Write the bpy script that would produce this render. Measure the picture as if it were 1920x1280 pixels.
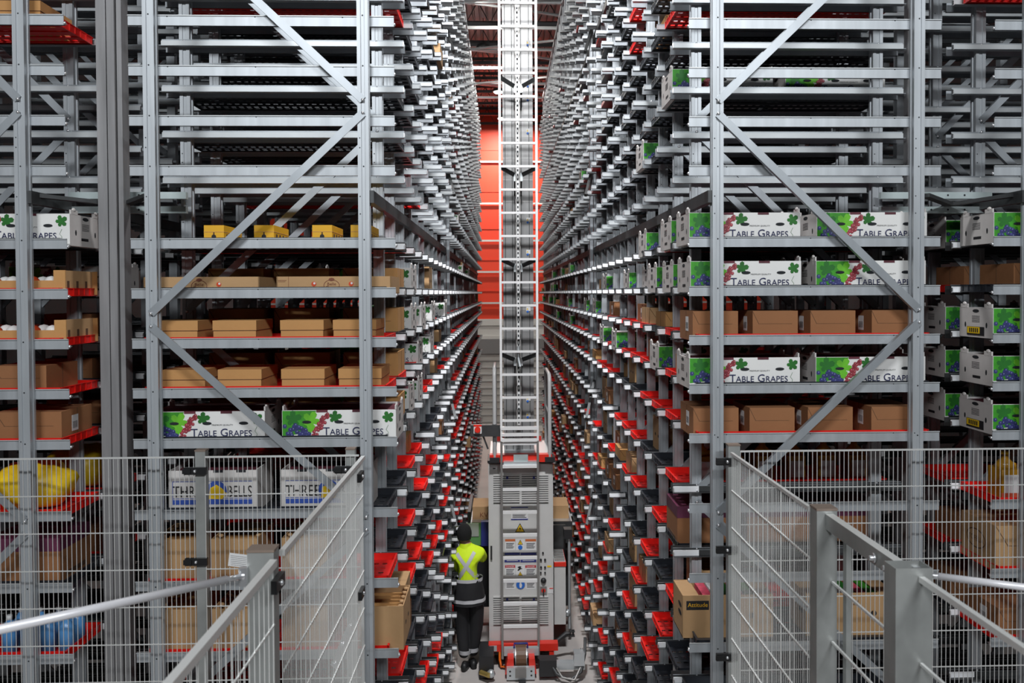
import bpy, bmesh, math, random
from mathutils import Vector, Matrix, noise
R_ = math.radians
for o in list(bpy.data.objects): bpy.data.objects.remove(o)
S = bpy.context.scene; C = S.collection; PI = math.pi

# ------------------------------------------------------------------ camera
F = 1650.; YAW = .033; PITCH = .021; ROLL = .0045; H = 4.5
cy, sy = math.cos(YAW), math.sin(YAW)
fwd = Vector((sy*math.cos(PITCH), cy*math.cos(PITCH), -math.sin(PITCH)))
r0 = Vector((cy, -sy, 0)); u0 = r0.cross(fwd)
rt = math.cos(ROLL)*r0 - math.sin(ROLL)*u0
up = math.sin(ROLL)*r0 + math.cos(ROLL)*u0
VPX, VPY = 943., 549.
PPX = VPX - F*rt.y/fwd.y; PPY = VPY + F*up.y/fwd.y
cam_d = bpy.data.cameras.new('camera'); cam = bpy.data.objects.new('camera', cam_d); C.objects.link(cam)
M3 = Matrix((rt, up, -fwd)).transposed()
cam.matrix_world = Matrix.Translation((0, 0, H)) @ M3.to_4x4()
cam_d.sensor_width = 36; cam_d.lens = F/1920*36
cam_d.shift_x = (960-PPX)/1920; cam_d.shift_y = (PPY-640)/1920
cam_d.clip_start = .05; cam_d.clip_end = 200
cam_d.dof.use_dof = True; cam_d.dof.focus_distance = 7.0; cam_d.dof.aperture_fstop = 5.0
S.camera = cam
def at(px, py, Y):
    d = (px-PPX)/F*rt - (py-PPY)/F*up + fwd
    t = Y/d.y
    return d.x*t, d.z*t+H

# ------------------------------------------------------------------ light
w = bpy.data.worlds.new('world'); S.world = w; w.use_nodes = True
w.node_tree.nodes['Background'].inputs[0].default_value = (.75, .85, 1, 1)
w.node_tree.nodes['Background'].inputs[1].default_value = .002
def area(name, loc, size, power, target, col=(1, .97, .93), sy_=None, spread=None):
    d = bpy.data.lights.new(name, 'AREA'); d.energy = power; d.color = col
    d.shape = 'RECTANGLE'; d.size = size; d.size_y = sy_ or size
    if spread: d.spread = spread
    o = bpy.data.objects.new(name, d); C.objects.link(o); o.location = loc
    o.rotation_euler = (Vector(target)-Vector(loc)).to_track_quat('-Z', 'Y').to_euler()
    return o
area('hall_and_fill_light', (-2.4, -3.4, 8.6), 2.4, 205, (-1.2, 4.6, 3.9), (.93, .97, 1), .5)
area('hall_and_fill_light', (2.8, -3.4, 8.6), 2.4, 205, (1.8, 4.6, 3.9), (.93, .97, 1), .5)
area('hall_and_fill_light', (.1, 2.4, 9.2),  .6, 14, (.2, 20, 9.2), (1, 1, 1), .3, R_(50))  # added fill along the aisle for upper rail tips and ties, unseen
area('hall_and_fill_light', (.2, 4.9, 9.8), .6, 105, (.2, 10.2, 1.0), (.97, .98, 1), .4, R_(95))  # added lamp inside the aisle to brighten the deeper rail ends, unseen
AISLE_LAMPS = [(.2, 8.0), (.2, 12.2), (-.1, 16.3), (-.42, 20.2), (-.1, 24.5), (0., 28.2)]  # last one added to brighten the red end wall
LAMP_W = [18, 25, 40, 70, 110, 190]
for (lx, ly), pw in zip(AISLE_LAMPS, LAMP_W):
    area('aisle_light', (lx, ly, 10.02), .3, pw, (lx, ly, 0), (1, .95, .88))
for vs in (S.view_settings,):
    vs.view_transform = 'Standard'; vs.look = 'None'; vs.gamma = 1; vs.exposure = .92; vs.use_curve_mapping = False

# ------------------------------------------------------------------ materials
MATS = {}
def mat(name, col, rough=.6, metal=0., bump=0., bscale=60., var=0., vscale=8., emit=0., stretch=None, spec=.5, trans=0, alpha=1):
    if name in MATS: return MATS[name]
    m = bpy.data.materials.new(name); m.use_nodes = True; nt = m.node_tree; p = nt.nodes['Principled BSDF']
    p.inputs['Base Color'].default_value = (*col, 1); p.inputs['Roughness'].default_value = rough
    p.inputs['Metallic'].default_value = metal; p.inputs['Specular IOR Level'].default_value = spec
    if trans: p.inputs['Transmission Weight'].default_value = trans
    if alpha < 1: p.inputs['Alpha'].default_value = alpha
    tc = nt.nodes.new('ShaderNodeTexCoord')
    src = tc.outputs['Object']
    if stretch:
        mp = nt.nodes.new('ShaderNodeMapping'); mp.inputs['Scale'].default_value = stretch
        nt.links.new(src, mp.inputs[0]); src = mp.outputs[0]
    if var:
        n = nt.nodes.new('ShaderNodeTexNoise'); n.inputs['Scale'].default_value = vscale; n.inputs['Detail'].default_value = 5
        nt.links.new(src, n.inputs['Vector'])
        r = nt.nodes.new('ShaderNodeValToRGB'); r.color_ramp.elements[0].position = .3; r.color_ramp.elements[1].position = .7
        r.color_ramp.elements[0].color = (*[c*(1-var) for c in col], 1); r.color_ramp.elements[1].color = (*[min(1, c*(1+var)) for c in col], 1)
        nt.links.new(n.outputs['Fac'], r.inputs[0]); nt.links.new(r.outputs[0], p.inputs['Base Color'])
    if bump:
        n2 = nt.nodes.new('ShaderNodeTexNoise'); n2.inputs['Scale'].default_value = bscale
        nt.links.new(src, n2.inputs['Vector'])
        b = nt.nodes.new('ShaderNodeBump'); b.inputs['Strength'].default_value = bump; b.inputs['Distance'].default_value = .01
        nt.links.new(n2.outputs['Fac'], b.inputs['Height']); nt.links.new(b.outputs[0], p.inputs['Normal'])
    if emit:
        p.inputs['Emission Color'].default_value = (*col, 1); p.inputs['Emission Strength'].default_value = emit
    MATS[name] = m; return m
zinc = mat('galvanised_steel', (.36, .385, .41), .42, .45, var=.10, vscale=9, stretch=(1, 1, .35))
zpost = mat('galvanised_post', (.45, .475, .50), .45, .4, var=.10, vscale=7, stretch=(3, 3, .3))
zlip = mat('bright_zinc_and_lit_lip', (.50, .52, .53), .38, .25, var=.05)  # brighter zinc; on the rail lips light is put into the tone
zcol = mat('darker_zinc_column', (.27, .265, .27), .5, .4, var=.25, vscale=5, stretch=(3, 3, .3))  # darker, more mottled zinc than the posts
zlit = mat('painted_lit_rail_end', (.93, .94, .96), .5)  # lit patches at the aisle ends of rails, painted as white
zdark = mat('dull_and_shaded_zinc', (.075, .078, .08), .5, .6, var=.2)  # dark zinc; on the low inner rails it paints in their shade
hole = mat('bolt_hole', (.012, .014, .018), .8)
bolt = mat('bright_bolt', (.75, .76, .78), .3, .8)
red_p = mat('red_plastic', (.78, .012, .008), .38, bump=.05)
blk_p = mat('black_plastic', (.022, .025, .032), .36, bump=.05)
kraft = mat('kraft_cardboard', (.52, .27, .095), .8, bump=.12, bscale=30, var=.07, vscale=3)
kraft_r = mat('reddish_cardboard', (.29, .125, .05), .8, bump=.12, bscale=30, var=.08, vscale=3)
kraft_l = mat('pale_cardboard', (.48, .29, .14), .8, bump=.12, bscale=30, var=.06, vscale=3)
kdark = mat('cardboard_dark_line', (.10, .05, .025), .9)  # dark seams, slots and print on the cartons
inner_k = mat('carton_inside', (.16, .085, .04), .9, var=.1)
whitec = mat('white_cardboard', (.80, .79, .77), .7, bump=.06, bscale=25, var=.03)
offw = mat('grey_white_cardboard', (.60, .57, .55), .7, bump=.08, bscale=25, var=.08)
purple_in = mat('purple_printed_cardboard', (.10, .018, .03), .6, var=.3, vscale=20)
green1 = mat('leaf_green_print', (.04, .28, .015), .6, var=.3, vscale=14)
green2 = mat('dark_leaf_green_print', (.015, .15, .015), .6, var=.2, vscale=14)
lime = mat('lime_green_print', (.13, .46, .02), .6, var=.25, vscale=18)
grapeb = mat('blue_grape_print', (.035, .04, .16), .5, var=.4, vscale=40)
graper = mat('red_grape_print', (.32, .035, .05), .5, var=.4, vscale=40)
grapehi = mat('blue_grape_light_print', (.20, .24, .45), .5); graphi = mat('red_grape_light_print', (.60, .22, .24), .5)
navy = mat('navy_ink', (.02, .025, .09), .6)
ink = mat('black_ink', (.015, .014, .016), .7)
brownink = mat('brown_ink', (.20, .06, .03), .7)
blueink = mat('blue_ink', (.03, .08, .38), .6)
yellow = mat('yellow_print', (.85, .55, .01), .6)
yellowc = mat('yellow_cardboard', (.80, .42, .012), .6, bump=.06, var=.05)
paper = mat('white_paper', (.72, .72, .72), .6)
rose = mat('pink_print', (.62, .07, .12), .5, var=.3, vscale=25)
tomato = mat('tomato_red', (.62, .07, .02), .35, var=.2)

# ------------------------------------------------------------------ mesh builder
class MB:
    def __init__(s): s.v = []; s.f = []; s.m = []; s.mats = []; s.sm = []
    def mi(s, m):
        if m not in s.mats: s.mats.append(m)
        return s.mats.index(m)
    def add(s, vs, fs, m, smooth=False):
        b = len(s.v); k = s.mi(m); s.v += [tuple(v) for v in vs]
        for f in fs: s.f.append(tuple(b+i for i in f)); s.m.append(k); s.sm.append(smooth)
        return s
    def box(s, x0, x1, y0, y1, z0, z1, m, top=None):
        vs = [(x0,y0,z0),(x1,y0,z0),(x1,y1,z0),(x0,y1,z0),(x0,y0,z1),(x1,y0,z1),(x1,y1,z1),(x0,y1,z1)]
        s.add(vs, [(0,3,2,1),(0,1,5,4),(1,2,6,5),(2,3,7,6),(3,0,4,7)], m)
        s.add(vs[4:], [(0,1,2,3)], top or m); return s
    def obox(s, a, b, w, t, m, n=(0, 1, 0)):
        a = Vector(a); b = Vector(b); d = (b-a).normalized(); n = Vector(n)
        q = d.cross(n).normalized(); n = q.cross(d).normalized()
        vs = []
        for p in (a, b):
            for i, j in ((-1,-1),(1,-1),(1,1),(-1,1)): vs.append(p+q*i*w/2+n*j*t/2)
        return s.add(vs, [(0,3,2,1),(4,5,6,7),(0,1,5,4),(1,2,6,5),(2,3,7,6),(3,0,4,7)], m)
    def tube(s, pts, r, m, n=10, cap=True):
        pts = [Vector(p) for p in pts]; rs = r if isinstance(r, (list, tuple)) else [r]*len(pts)
        rings = []; ref = None
        for i, p in enumerate(pts):
            d = (pts[min(i+1, len(pts)-1)]-pts[max(i-1, 0)]).normalized()
            if ref is None: ref = Vector((0,0,1)) if abs(d.z) < .9 else Vector((1,0,0))
            a = d.cross(ref).normalized(); ref = a.cross(d).normalized()
            rings.append([p+(a*math.cos(2*PI*k/n)+ref*math.sin(2*PI*k/n))*rs[i] for k in range(n)])
        vs = [v for r_ in rings for v in r_]
        fs = [(i*n+k, i*n+(k+1) % n, (i+1)*n+(k+1) % n, (i+1)*n+k) for i in range(len(pts)-1) for k in range(n)]
        s.add(vs, fs, m, True)
        if cap: s.add(rings[0], [tuple(range(n))][::-1], m); s.add(rings[-1], [tuple(range(n))], m)
        return s
    def extr(s, prof, x0, x1, m, closed=True, mlist=None, axis='x'):
        n = len(prof)
        f3 = (lambda x, p: (x, p[0], p[1])) if axis == 'x' else ((lambda x, p: (p[0], p[1], x)) if axis == 'z' else (lambda x, p: (p[0], x, p[1])))
        a = [f3(x0, p) for p in prof]; b = [f3(x1, p) for p in prof]
        for i in range(n if closed else n-1):
            j = (i+1) % n
            s.add([a[i], a[j], b[j], b[i]], [(0,1,2,3)], (mlist[i] if mlist else m))
        if closed: s.add(a, [tuple(range(n))], m); s.add(b, [tuple(range(n))[::-1]], m)
        return s
    def poly(s, pts, m): return s.add(pts, [tuple(range(len(pts)))], m)
    def disc(s, c, r, m, n=12, nrm='y', ry=None):
        ry = ry or r; out = []
        for k in range(n):
            a, b = math.cos(2*PI*k/n)*r, math.sin(2*PI*k/n)*ry
            out.append({'y': (c[0]+a, c[1], c[2]+b), 'x': (c[0], c[1]+a, c[2]+b), 'z': (c[0]+a, c[1]+b, c[2])}[nrm])
        return s.poly(out, m)
    def ball(s, c, r, m, nu=10, nv=7, sc=(1,1,1)):
        vs = []; fs = []
        for i in range(nv+1):
            th = PI*i/nv
            for k in range(nu): vs.append((c[0]+r*sc[0]*math.sin(th)*math.cos(2*PI*k/nu), c[1]+r*sc[1]*math.sin(th)*math.sin(2*PI*k/nu), c[2]+r*sc[2]*math.cos(th)))
        for i in range(nv):
            for k in range(nu): fs.append((i*nu+k, i*nu+(k+1) % nu, (i+1)*nu+(k+1) % nu, (i+1)*nu+k))
        return s.add(vs, fs, m, True)
    def addmesh(s, me, m, tr=None):
        vs = [(tr @ v.co) if tr else v.co for v in me.vertices]
        return s.add(vs, [tuple(p.vertices) for p in me.polygons], m)
    def mesh(s, name):
        me = bpy.data.meshes.new(name); me.from_pydata(s.v, [], s.f)
        for m in s.mats: me.materials.append(m)
        me.polygons.foreach_set('material_index', s.m); me.polygons.foreach_set('use_smooth', s.sm)
        me.update(); return me
    def build(s, name, parent=None, loc=(0, 0, 0)):
        bm = bmesh.new(); me = s.mesh(name); bm.from_mesh(me)
        bmesh.ops.remove_doubles(bm, verts=bm.verts, dist=1e-5) if len(bm.verts) < 20000 and not s.nd else None
        bmesh.ops.recalc_face_normals(bm, faces=bm.faces); bm.to_mesh(me); bm.free()
        return link(name, me, parent, loc)
    nd = False
def link(name, me, parent=None, loc=(0, 0, 0)):
    o = bpy.data.objects.new(name, me); C.objects.link(o); o.location = loc
    if parent: o.parent = parent
    return o
def tag(o, label=None, cat=None, group=None, kind=None):
    if label: o['label'] = label
    if cat: o['category'] = cat
    if group: o['group'] = group
    if kind: o['kind'] = kind
    return o
def empty(name, loc=(0, 0, 0)):
    o = bpy.data.objects.new(name, None); C.objects.link(o); o.location = loc; o.empty_display_size = .1; return o
CH = {}
def dup(root, loc, name=None):
    r = root.copy(); C.objects.link(r); r.location = loc
    for ch in root_children(root):
        c = ch.copy(); C.objects.link(c); c.parent = r
        for g in root_children(ch):
            d = g.copy(); C.objects.link(d); d.parent = c
    return r
def root_children(o): return CH.get(o.name, [])
def reg(root, *ch): CH[root.name] = list(ch)
def struct(o): o['kind'] = 'structure'; return o
_tc = {}
def text_mesh(body, size, caps=None, extr=0, align='CENTER'):
    k = (body, size, caps, align)
    if k in _tc: return _tc[k]
    cu = bpy.data.curves.new('t', 'FONT'); cu.body = body; cu.size = size; cu.align_x = align; cu.align_y = 'BOTTOM_BASELINE'
    cu.resolution_u = 3
    if caps:
        cu.small_caps_scale = caps
        for i, ch in enumerate(body):
            if ch.islower(): cu.body_format[i].use_small_caps = True
    o = bpy.data.objects.new('t', cu); C.objects.link(o)
    dg = bpy.context.evaluated_depsgraph_get(); dg.update()
    me = bpy.data.meshes.new_from_object(o.evaluated_get(dg)); bpy.data.objects.remove(o)
    _tc[k] = me; return me
def put_text(mb, body, size, x, y, z, m, face='y', caps=None, sx=1, align='CENTER'):
    """face 'y' reads from -y; 'x+' is a wall facing +x; 'x-' facing -x"""
    rot = {'y': Matrix.Rotation(PI/2, 4, 'X'), 'x+': Matrix.Rotation(PI/2, 4, 'Z') @ Matrix.Rotation(PI/2, 4, 'X'), 'x-': Matrix.Rotation(-PI/2, 4, 'Z') @ Matrix.Rotation(PI/2, 4, 'X')}[face]
    mb.addmesh(text_mesh(body, size, caps, 0, align), m, Matrix.Translation((x, y, z)) @ rot @ Matrix.Diagonal((sx, 1, 1, 1)))
ONES = 'first second third fourth fifth sixth seventh eighth ninth tenth eleventh twelfth thirteenth fourteenth fifteenth sixteenth seventeenth eighteenth nineteenth'.split()
def ordw(n):
    if n <= 19: return ONES[n-1]
    t, u = divmod(n, 10); base = {2: ('twentieth', 'twenty'), 3: ('thirtieth', 'thirty'), 4: ('fortieth', 'forty')}[t]
    return base[0] if u == 0 else base[1]+'-'+ONES[u-1]

# ------------------------------------------------------------------ rack data (heights are relative to the lens height)
DOWN = [.29, .031, -.229, -.488, -.751, -1.124, -1.498, -1.872, -2.245, -2.62, -2.99, -3.36, -3.74, -4.12]
UP = [.667+.2575*k for k in range(9)] + [3.12+.2575*k for k in range(6)]
LEVELS = DOWN + UP
def level_name(z):
    if z < .5: return ordw(DOWN.index(z)+1)+' level below'
    return ordw(UP.index(z)+1)+' level above'
Y0 = 4.6; DP = .515; NF = 38; TOP = H+5.2
RACKS = {'L': dict(tip=-.56, back=-1.925, p1=-.714, p2=-1.80, s=-1, name='worker-side rack'),
         'R': dict(tip=.985, back=2.335, p1=1.125, p2=2.19, s=1, name='rack opposite worker'),
         'LB': dict(tip=-2.25, back=-3.60, p1=-2.45, p2=-3.45, s=-1, name='rack behind worker-side rack'),
         'RB': dict(tip=2.625, back=3.98, p1=2.80, p2=3.83, s=1, name='outer rack opposite worker')}

# ------------------------------------------------------------------ setting
mb = MB(); floor_m = mat('painted_concrete', (.50, .47, .45), .45, bump=.05, bscale=4, var=.08, vscale=1.5)
mb.box(-9, 9.5, -4, 30.2, -.1, 0, floor_m); struct(mb.build('floor'))
redw = mat("red_wall_panel", (.78, .055, .02), .55); grw = mat('white_wall_panel', (.62, .62, .60), .6); gre = mat('grey_wall_panel', (.22, .22, .225), .6)
YW = 29.8
mb = MB(); mb.box(-9, 9.5, YW, YW+.25, 0, 3.55, grw); mb.box(-9, 9.5, YW, YW+.25, 3.55, 10.9, redw)
for z in (4.55, 5.6, 6.65, 7.9, 9.3):
    mb.box(-9, 9.5, YW-.02, YW, z, z+.05, redw)
    mb.box(-9, 9.5, YW-.10, YW-.06, z-.42, z-.36, grw)
mb.box(-9, 9.5, YW-.03, YW, 3.40, 3.62, grw)
struct(mb.build('wall_back'))
mb = MB()
mb.box(-1.6, 1.6, YW-.06, YW-.01, 0, 3.05, grw)
for k in range(13): mb.box(-1.6, 1.6, YW-.085, YW-.06, .12+k*.23, .14+k*.23, gre)
mb.box(-1.7, 1.7, YW-.14, YW-.01, 2.45, 2.95, gre); struct(mb.build('door_1'))
darkw = mat('dark_side_wall', (.045, .045, .05), .8)
for n, x in (('wall_left', -8.2), ('wall_right', 8.8)):
    mb = MB(); mb.box(x, x+.2, 3, 30, 0, 10.9, darkw); struct(mb.build(n))
deck = mat('roof_deck_steel', (.40, .33, .32), .5, .3)
mb = MB(); prof = []
for k in range(123):
    x = -9+k*.15; prof += [(x, 10.75), (x+.09, 10.75), (x+.11, 10.82), (x+.13, 10.82)]
mb.extr(prof + [(9.5, 10.95), (-9, 10.95)], 3, 30, deck, True, axis='y'); struct(mb.build('ceiling'))
jst = mat('roof_joist_paint', (.05, .05, .052), .5)
mb = MB()
joists = []
for k, y in enumerate([12.5+1.55*i for i in range(12)]):
    mb = MB(); mb.box(-8, 8.5, y-.03, y+.03, 10.62, 10.70, jst); mb.box(-8, 8.5, y-.03, y+.03, 10.12, 10.2, jst)
    for j in range(33):
        x = -8+j*.5; mb.tube([(x, y, 10.64), (x+.25, y, 10.18), (x+.5, y, 10.64)], .014, jst, 5)
    o = mb.build('roof_joist'); tag(o, 'dark open-web roof joist, %s from the red end wall' % ordw(12-k), 'roof joist', 'roof joists over the aisle', 'structure')

# ------------------------------------------------------------------ racking
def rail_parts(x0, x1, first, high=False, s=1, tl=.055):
    mb = MB(); zz_ = zpost if first else (zinc if high else zdark)  # low inner rails painted darker as shade, front and upper ones lighter
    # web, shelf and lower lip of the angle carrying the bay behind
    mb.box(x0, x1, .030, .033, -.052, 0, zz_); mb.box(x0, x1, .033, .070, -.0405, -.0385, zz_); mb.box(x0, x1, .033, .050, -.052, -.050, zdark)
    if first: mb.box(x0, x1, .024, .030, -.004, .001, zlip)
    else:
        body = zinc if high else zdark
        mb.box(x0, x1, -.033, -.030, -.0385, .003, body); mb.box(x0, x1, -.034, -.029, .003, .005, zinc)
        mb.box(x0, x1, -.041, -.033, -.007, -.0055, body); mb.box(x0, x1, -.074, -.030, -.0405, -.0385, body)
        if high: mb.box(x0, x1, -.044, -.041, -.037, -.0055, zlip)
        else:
            xm = x0+tl if s > 0 else x1-tl       # aisle end of the rail painted white as if lit
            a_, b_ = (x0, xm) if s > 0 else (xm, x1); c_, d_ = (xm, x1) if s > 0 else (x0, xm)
            mb.box(a_, b_, -.046, -.041, -.043, -.0055, zlit); mb.box(c_, d_, -.044, -.041, -.037, -.0055, zdark)
            mb.box(c_, d_, -.0455, -.0405, -.0055, -.0040, zinc)  # lit edge painted lighter along the darkened rail
    return mb
def rail_mesh(key, first, high=False, tl=.055):
    r = RACKS[key]; x0, x1 = sorted((r['tip'], r['back']))
    mb = rail_parts(x0, x1, first, high, r['s'], tl); t = r['tip']; s = r['s']
    if not first:
        for px in (r['p1'], r['p2']): mb.ball((px, -.034, -.002), .006, bolt, 6, 4)
        mb.box(*sorted((t, t-s*.004)), -.062, -.045, -.035, -.012, bolt)
    else:
        for k in range(3): mb.disc((x0+.2+k*.45, .0295, -.006), .004, hole, 6)
        mb.ball((t, .04, -.04), .009, bolt, 6, 4)
    return mb
def post_mb(px, z0=0, z1=TOP, detail=True):
    mb = MB(); w = .029
    pr = [(px-w,-.030),(px-.010,-.030),(px-.008,-.025),(px+.008,-.025),(px+.010,-.030),(px+w,-.030),(px+w,-.012),(px+w-.006,-.010),(px+w-.006,.010),(px+w,.012),(px+w,.030),(px-w,.030),(px-w,.012),(px-w+.006,.010),(px-w+.006,-.010),(px-w,-.012)]
    mb.extr(pr, z0, z1, zpost, axis='z')
    if detail:
        for z in LEVELS:
            mb.disc((px, -.0257, H+z-.012), .0042, hole, 8)
        for z in (.5, .41, .8, .75, -.75, 1.78, 2.99):
            mb.disc((px-.018, -.0307, H+z), .0035, hole, 6)
    return mb
NODES = [5.15, 4.24, 3.15, 2.05, .96, -.13, -1.19, -2.25, -3.32, -4.35]
def brace_ends(r):
    out = []
    for i in range(len(NODES)-1):
        a, b = (r['p1'], r['p2']) if i % 2 == 0 else (r['p2'], r['p1'])
        out.append(((a, H+NODES[i]-.033), (b, H+NODES[i+1]+.033)))
    return out
def frame_whole(key):
    r = RACKS[key]; mb = MB()
    for px in (r['p1'], r['p2']):
        mb.box(px-.029, px+.029, -.03, .03, 0, TOP, zpost)
    x0, x1 = sorted((r['tip'], r['back']))
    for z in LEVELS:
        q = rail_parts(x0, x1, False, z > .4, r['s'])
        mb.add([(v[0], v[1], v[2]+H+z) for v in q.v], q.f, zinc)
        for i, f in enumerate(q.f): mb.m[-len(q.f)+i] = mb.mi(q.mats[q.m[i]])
    for (xa, za), (xb, zb) in brace_ends(r): mb.obox((xa, .0, za), (xb, .0, zb), .035, .012, zinc)
    return mb
RLONG = {}; ROBJ = {}
for key, r in RACKS.items():
    outer = len(key) == 2
    nfr = 12 if outer else NF
    near = 3 if outer else 13
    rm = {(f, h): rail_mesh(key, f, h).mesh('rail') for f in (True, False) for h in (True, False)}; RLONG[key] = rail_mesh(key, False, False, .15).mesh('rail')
    pm = {px: post_mb(px).mesh('post') for px in (r['p1'], r['p2'])}
    bmeshes = []
    for (xa, za), (xb, zb) in brace_ends(r):
        mb = MB(); yb = -.036
        d = (Vector((xb, 0, zb))-Vector((xa, 0, za))).normalized()
        mb.obox((xa, yb, za), (xb, yb, zb), .040, .006, zinc); 
        q = Vector((0, 1, 0)).cross(d)*.018
        mb.obox((xa+q.x, yb+.012, za+q.z), (xb+q.x, yb+.012, zb+q.z), .004, .026, zinc)
        mb.ball((xa, yb-.004, za), .009, bolt, 8, 4); mb.ball((xb, yb-.004, zb), .009, bolt, 8, 4)
        bmeshes.append(mb.mesh('brace'))
    wm = frame_whole(key).mesh('rack_frame')
    for i in range(nfr):
        y = Y0+i*DP
        lab = 'galvanised upright frame of the %s, %s' % (r['name'], 'nearest to the mesh fence' if i == 0 else ordw(i+1)+' back from the fence')
        if i < near:
            fr = empty('rack_frame', (0, y, 0))
            for px in pm: link('post', pm[px], fr)
            for z in LEVELS:
                if outer and z > 2.2: continue
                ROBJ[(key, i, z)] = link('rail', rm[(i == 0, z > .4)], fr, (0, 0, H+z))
            for b in bmeshes: link('brace', b, fr)
        else:
            fr = link('rack_frame', wm, None, (0, y, 0))
        tag(fr, lab, 'rack frame', 'upright frames of the '+r['name'])
    # long beams tying the frames together
    yend = Y0+(nfr-1)*DP
    px = r['p1']-r['s']*.032; px2 = r['p2']
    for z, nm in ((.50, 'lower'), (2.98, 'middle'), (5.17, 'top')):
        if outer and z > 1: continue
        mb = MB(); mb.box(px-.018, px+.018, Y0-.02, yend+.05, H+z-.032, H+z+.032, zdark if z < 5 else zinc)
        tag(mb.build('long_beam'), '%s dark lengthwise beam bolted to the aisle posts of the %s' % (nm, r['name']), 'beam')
# heavy double column some way into the racks, with slanted struts
for key in ('L', 'R'):
    r = RACKS[key]; s = r['s']; x = r['p1']-s*.02; y = Y0+11*DP+.26
    e = empty('tower_column', (x, y, 0))
    mb = MB()
    for dx in (-.045, .0, .045): mb.box(dx-.018, dx+.018, -.05, .05, 0, TOP, zinc); 
    mb.build('column_profile', e)
    for zz in (1.55, 3.2, -1.05, -2.3):
        mb = MB(); mb.obox((-s*.02, -.06, H+zz), (-s*.14, -.30, H+zz-.42), .05, .03, zdark, (1, 0, 0)); mb.build('strut', e)
    tag(e, 'thick triple steel column with slanted struts in the %s' % r['name'], 'column')
# columns standing in the gaps beside the near racks, with pale zinc ties
for key, xs, yb in (('L', (195, 240), 4.86), ('R', (1700, 1716), 5.05)):
    xa, _ = at(xs[0], 600, yb); xb, _ = at(xs[1], 600, yb)
    e = empty('gap_column', ((xa+xb)/2, yb, 0)); hw = (xb-xa)/2
    mb = MB()
    mb.box(-hw, -hw*.2, -.05, .05, 0, TOP, zcol); mb.box(-hw*.12, hw*.5, -.05, .05, 0, TOP, zcol); mb.box(hw*.6, hw, -.035, .05, 0, TOP, zcol)
    mb.build('column_profile', e)
    tag(e, 'grouped steel column in the dark gap beyond the %s' % RACKS[key]['name'], 'column')
pale = mat('pale_blue_zinc', (.50, .58, .58), .4, .4, var=.1)
for key, (xa, xb), (xd1, xd2) in (('left', (133, 352), (62, 280)), ('right', (1648, 1855), (1735, 1900))):
    e = empty('cross_tie', (0, 0, 0)); Y = 5.03
    mb = MB()
    for yy in (367, 394):
        x1, z1 = at(xa, yy, Y); x2, z2 = at(xb, yy, Y); mb.box(x1, x2, Y-.03, Y+.005, z1-.02, z1+.018, pale)
        for t in (.3, .45, .6, .75): mb.disc((x1+(x2-x1)*t, Y-.031, z1), .006, hole, 8)
    o = mb.build('tie_channel', e)
    mb = MB(); 
    x1, z1 = at(xd1, 366, 4.66); x2, z2 = at((xa+xb)/2-10 if key == 'left' else (xa+xb)/2+30, 380, 4.96)
    mb.obox((x1, 4.66, z1), (x2, 4.96, z1-.02), .045, .02, zdark, (0, 0, 1))
    x3, z3 = at(xd2, 366, 4.66)
    mb.obox((x3, 4.66, z1), (x2, 4.96, z1-.02), .045, .02, zdark, (0, 0, 1)); mb.build('strut', e)
    tag(e, 'pale zinc cross tie with dark struts beyond the %s' % ('worker-side rack' if key == 'left' else 'rack opposite worker'), 'tie')
# ties across the aisle top
for k in range(8):
    y = Y0+(16+3*k)*DP
    mb = MB(); za = TOP+.02; xl, xr = RACKS['L']['p1'], RACKS['R']['p1']
    mb.box(xl, xr, y-.03, y+.03, za-.03, za+.03, zlip)
    if k % 2 == 0:
        mb.obox((xl, y, za), (xr, y+.75, za), .05, .04, zlip, (0, 0, 1)); mb.obox((xl, y, za), (xr, y-.7, za), .05, .04, zlip, (0, 0, 1))
    tag(mb.build('aisle_tie'), 'bright steel tie across the aisle between the rack tops, %s from the near end' % ordw(k+1), 'tie', 'ties across the aisle top')

# ------------------------------------------------------------------ trays
TL = 1.25; TW = .412; TD = -.0383
def tray_mesh(m, simple=False):
    mb = MB(); x0, x1 = -TL/2, TL/2; y0, y1 = -TW/2, TW/2; t = .006
    if simple:
        mb.box(x0, x1, y0, y1, .001, .008, m)
    else:
        nx, ny = 27, 5; xs = []; ys = []
        px = (x1-x0)/nx; py = (y1-y0)/ny
        for i in range(nx): xs += [x0+px*i, x0+px*(i+.42)]
        xs.append(x1)
        for j in range(ny): ys += [y0+py*j, y0+py*(j+.72)]
        ys.append(y1)
        ys = [y0]+[y+.012 for y in ys[1:-1]]+[y1]
        nX, nY = len(xs), len(ys)
        vs = [(x, y, .006) for y in ys for x in xs]; fs = []
        for j in range(nY-1):
            for i in range(nX-1):
                if i % 2 == 1 and j % 2 == 1 and 1 <= i < nX-2 and 1 <= j < nY-2: continue
                fs.append((j*nX+i, j*nX+i+1, (j+1)*nX+i+1, (j+1)*nX+i))
        mb.add(vs, fs, m)
        for j in range(4): yy = y0+.06+j*(TW-.12)/3; mb.box(x0, x1, yy-.002, yy+.002, -.0005, .006, m)
    hz = .044
    mb.box(x0, x0+t, y0, y1, 0.0005, hz, m); mb.box(x1-t, x1, y0, y1, 0.0005, hz, m)
    mb.box(x0, x1, y0, y0+t, 0.0005, hz, m); mb.box(x0, x1, y1-t, y1, 0.0005, hz, m)
    if not simple:
        for sx in (x0-.004, x1):
            for j in range(7): yy = y0+.02+j*(TW-.04)/6; mb.box(sx, sx+.004, yy-.004, yy+.004, .002, hz, m)
            mb.box(sx, sx+.004, y0, y1, hz-.004, hz, m); mb.box(sx, sx+.004, y0, y1, .0005, .005, m)
    return mb
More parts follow.
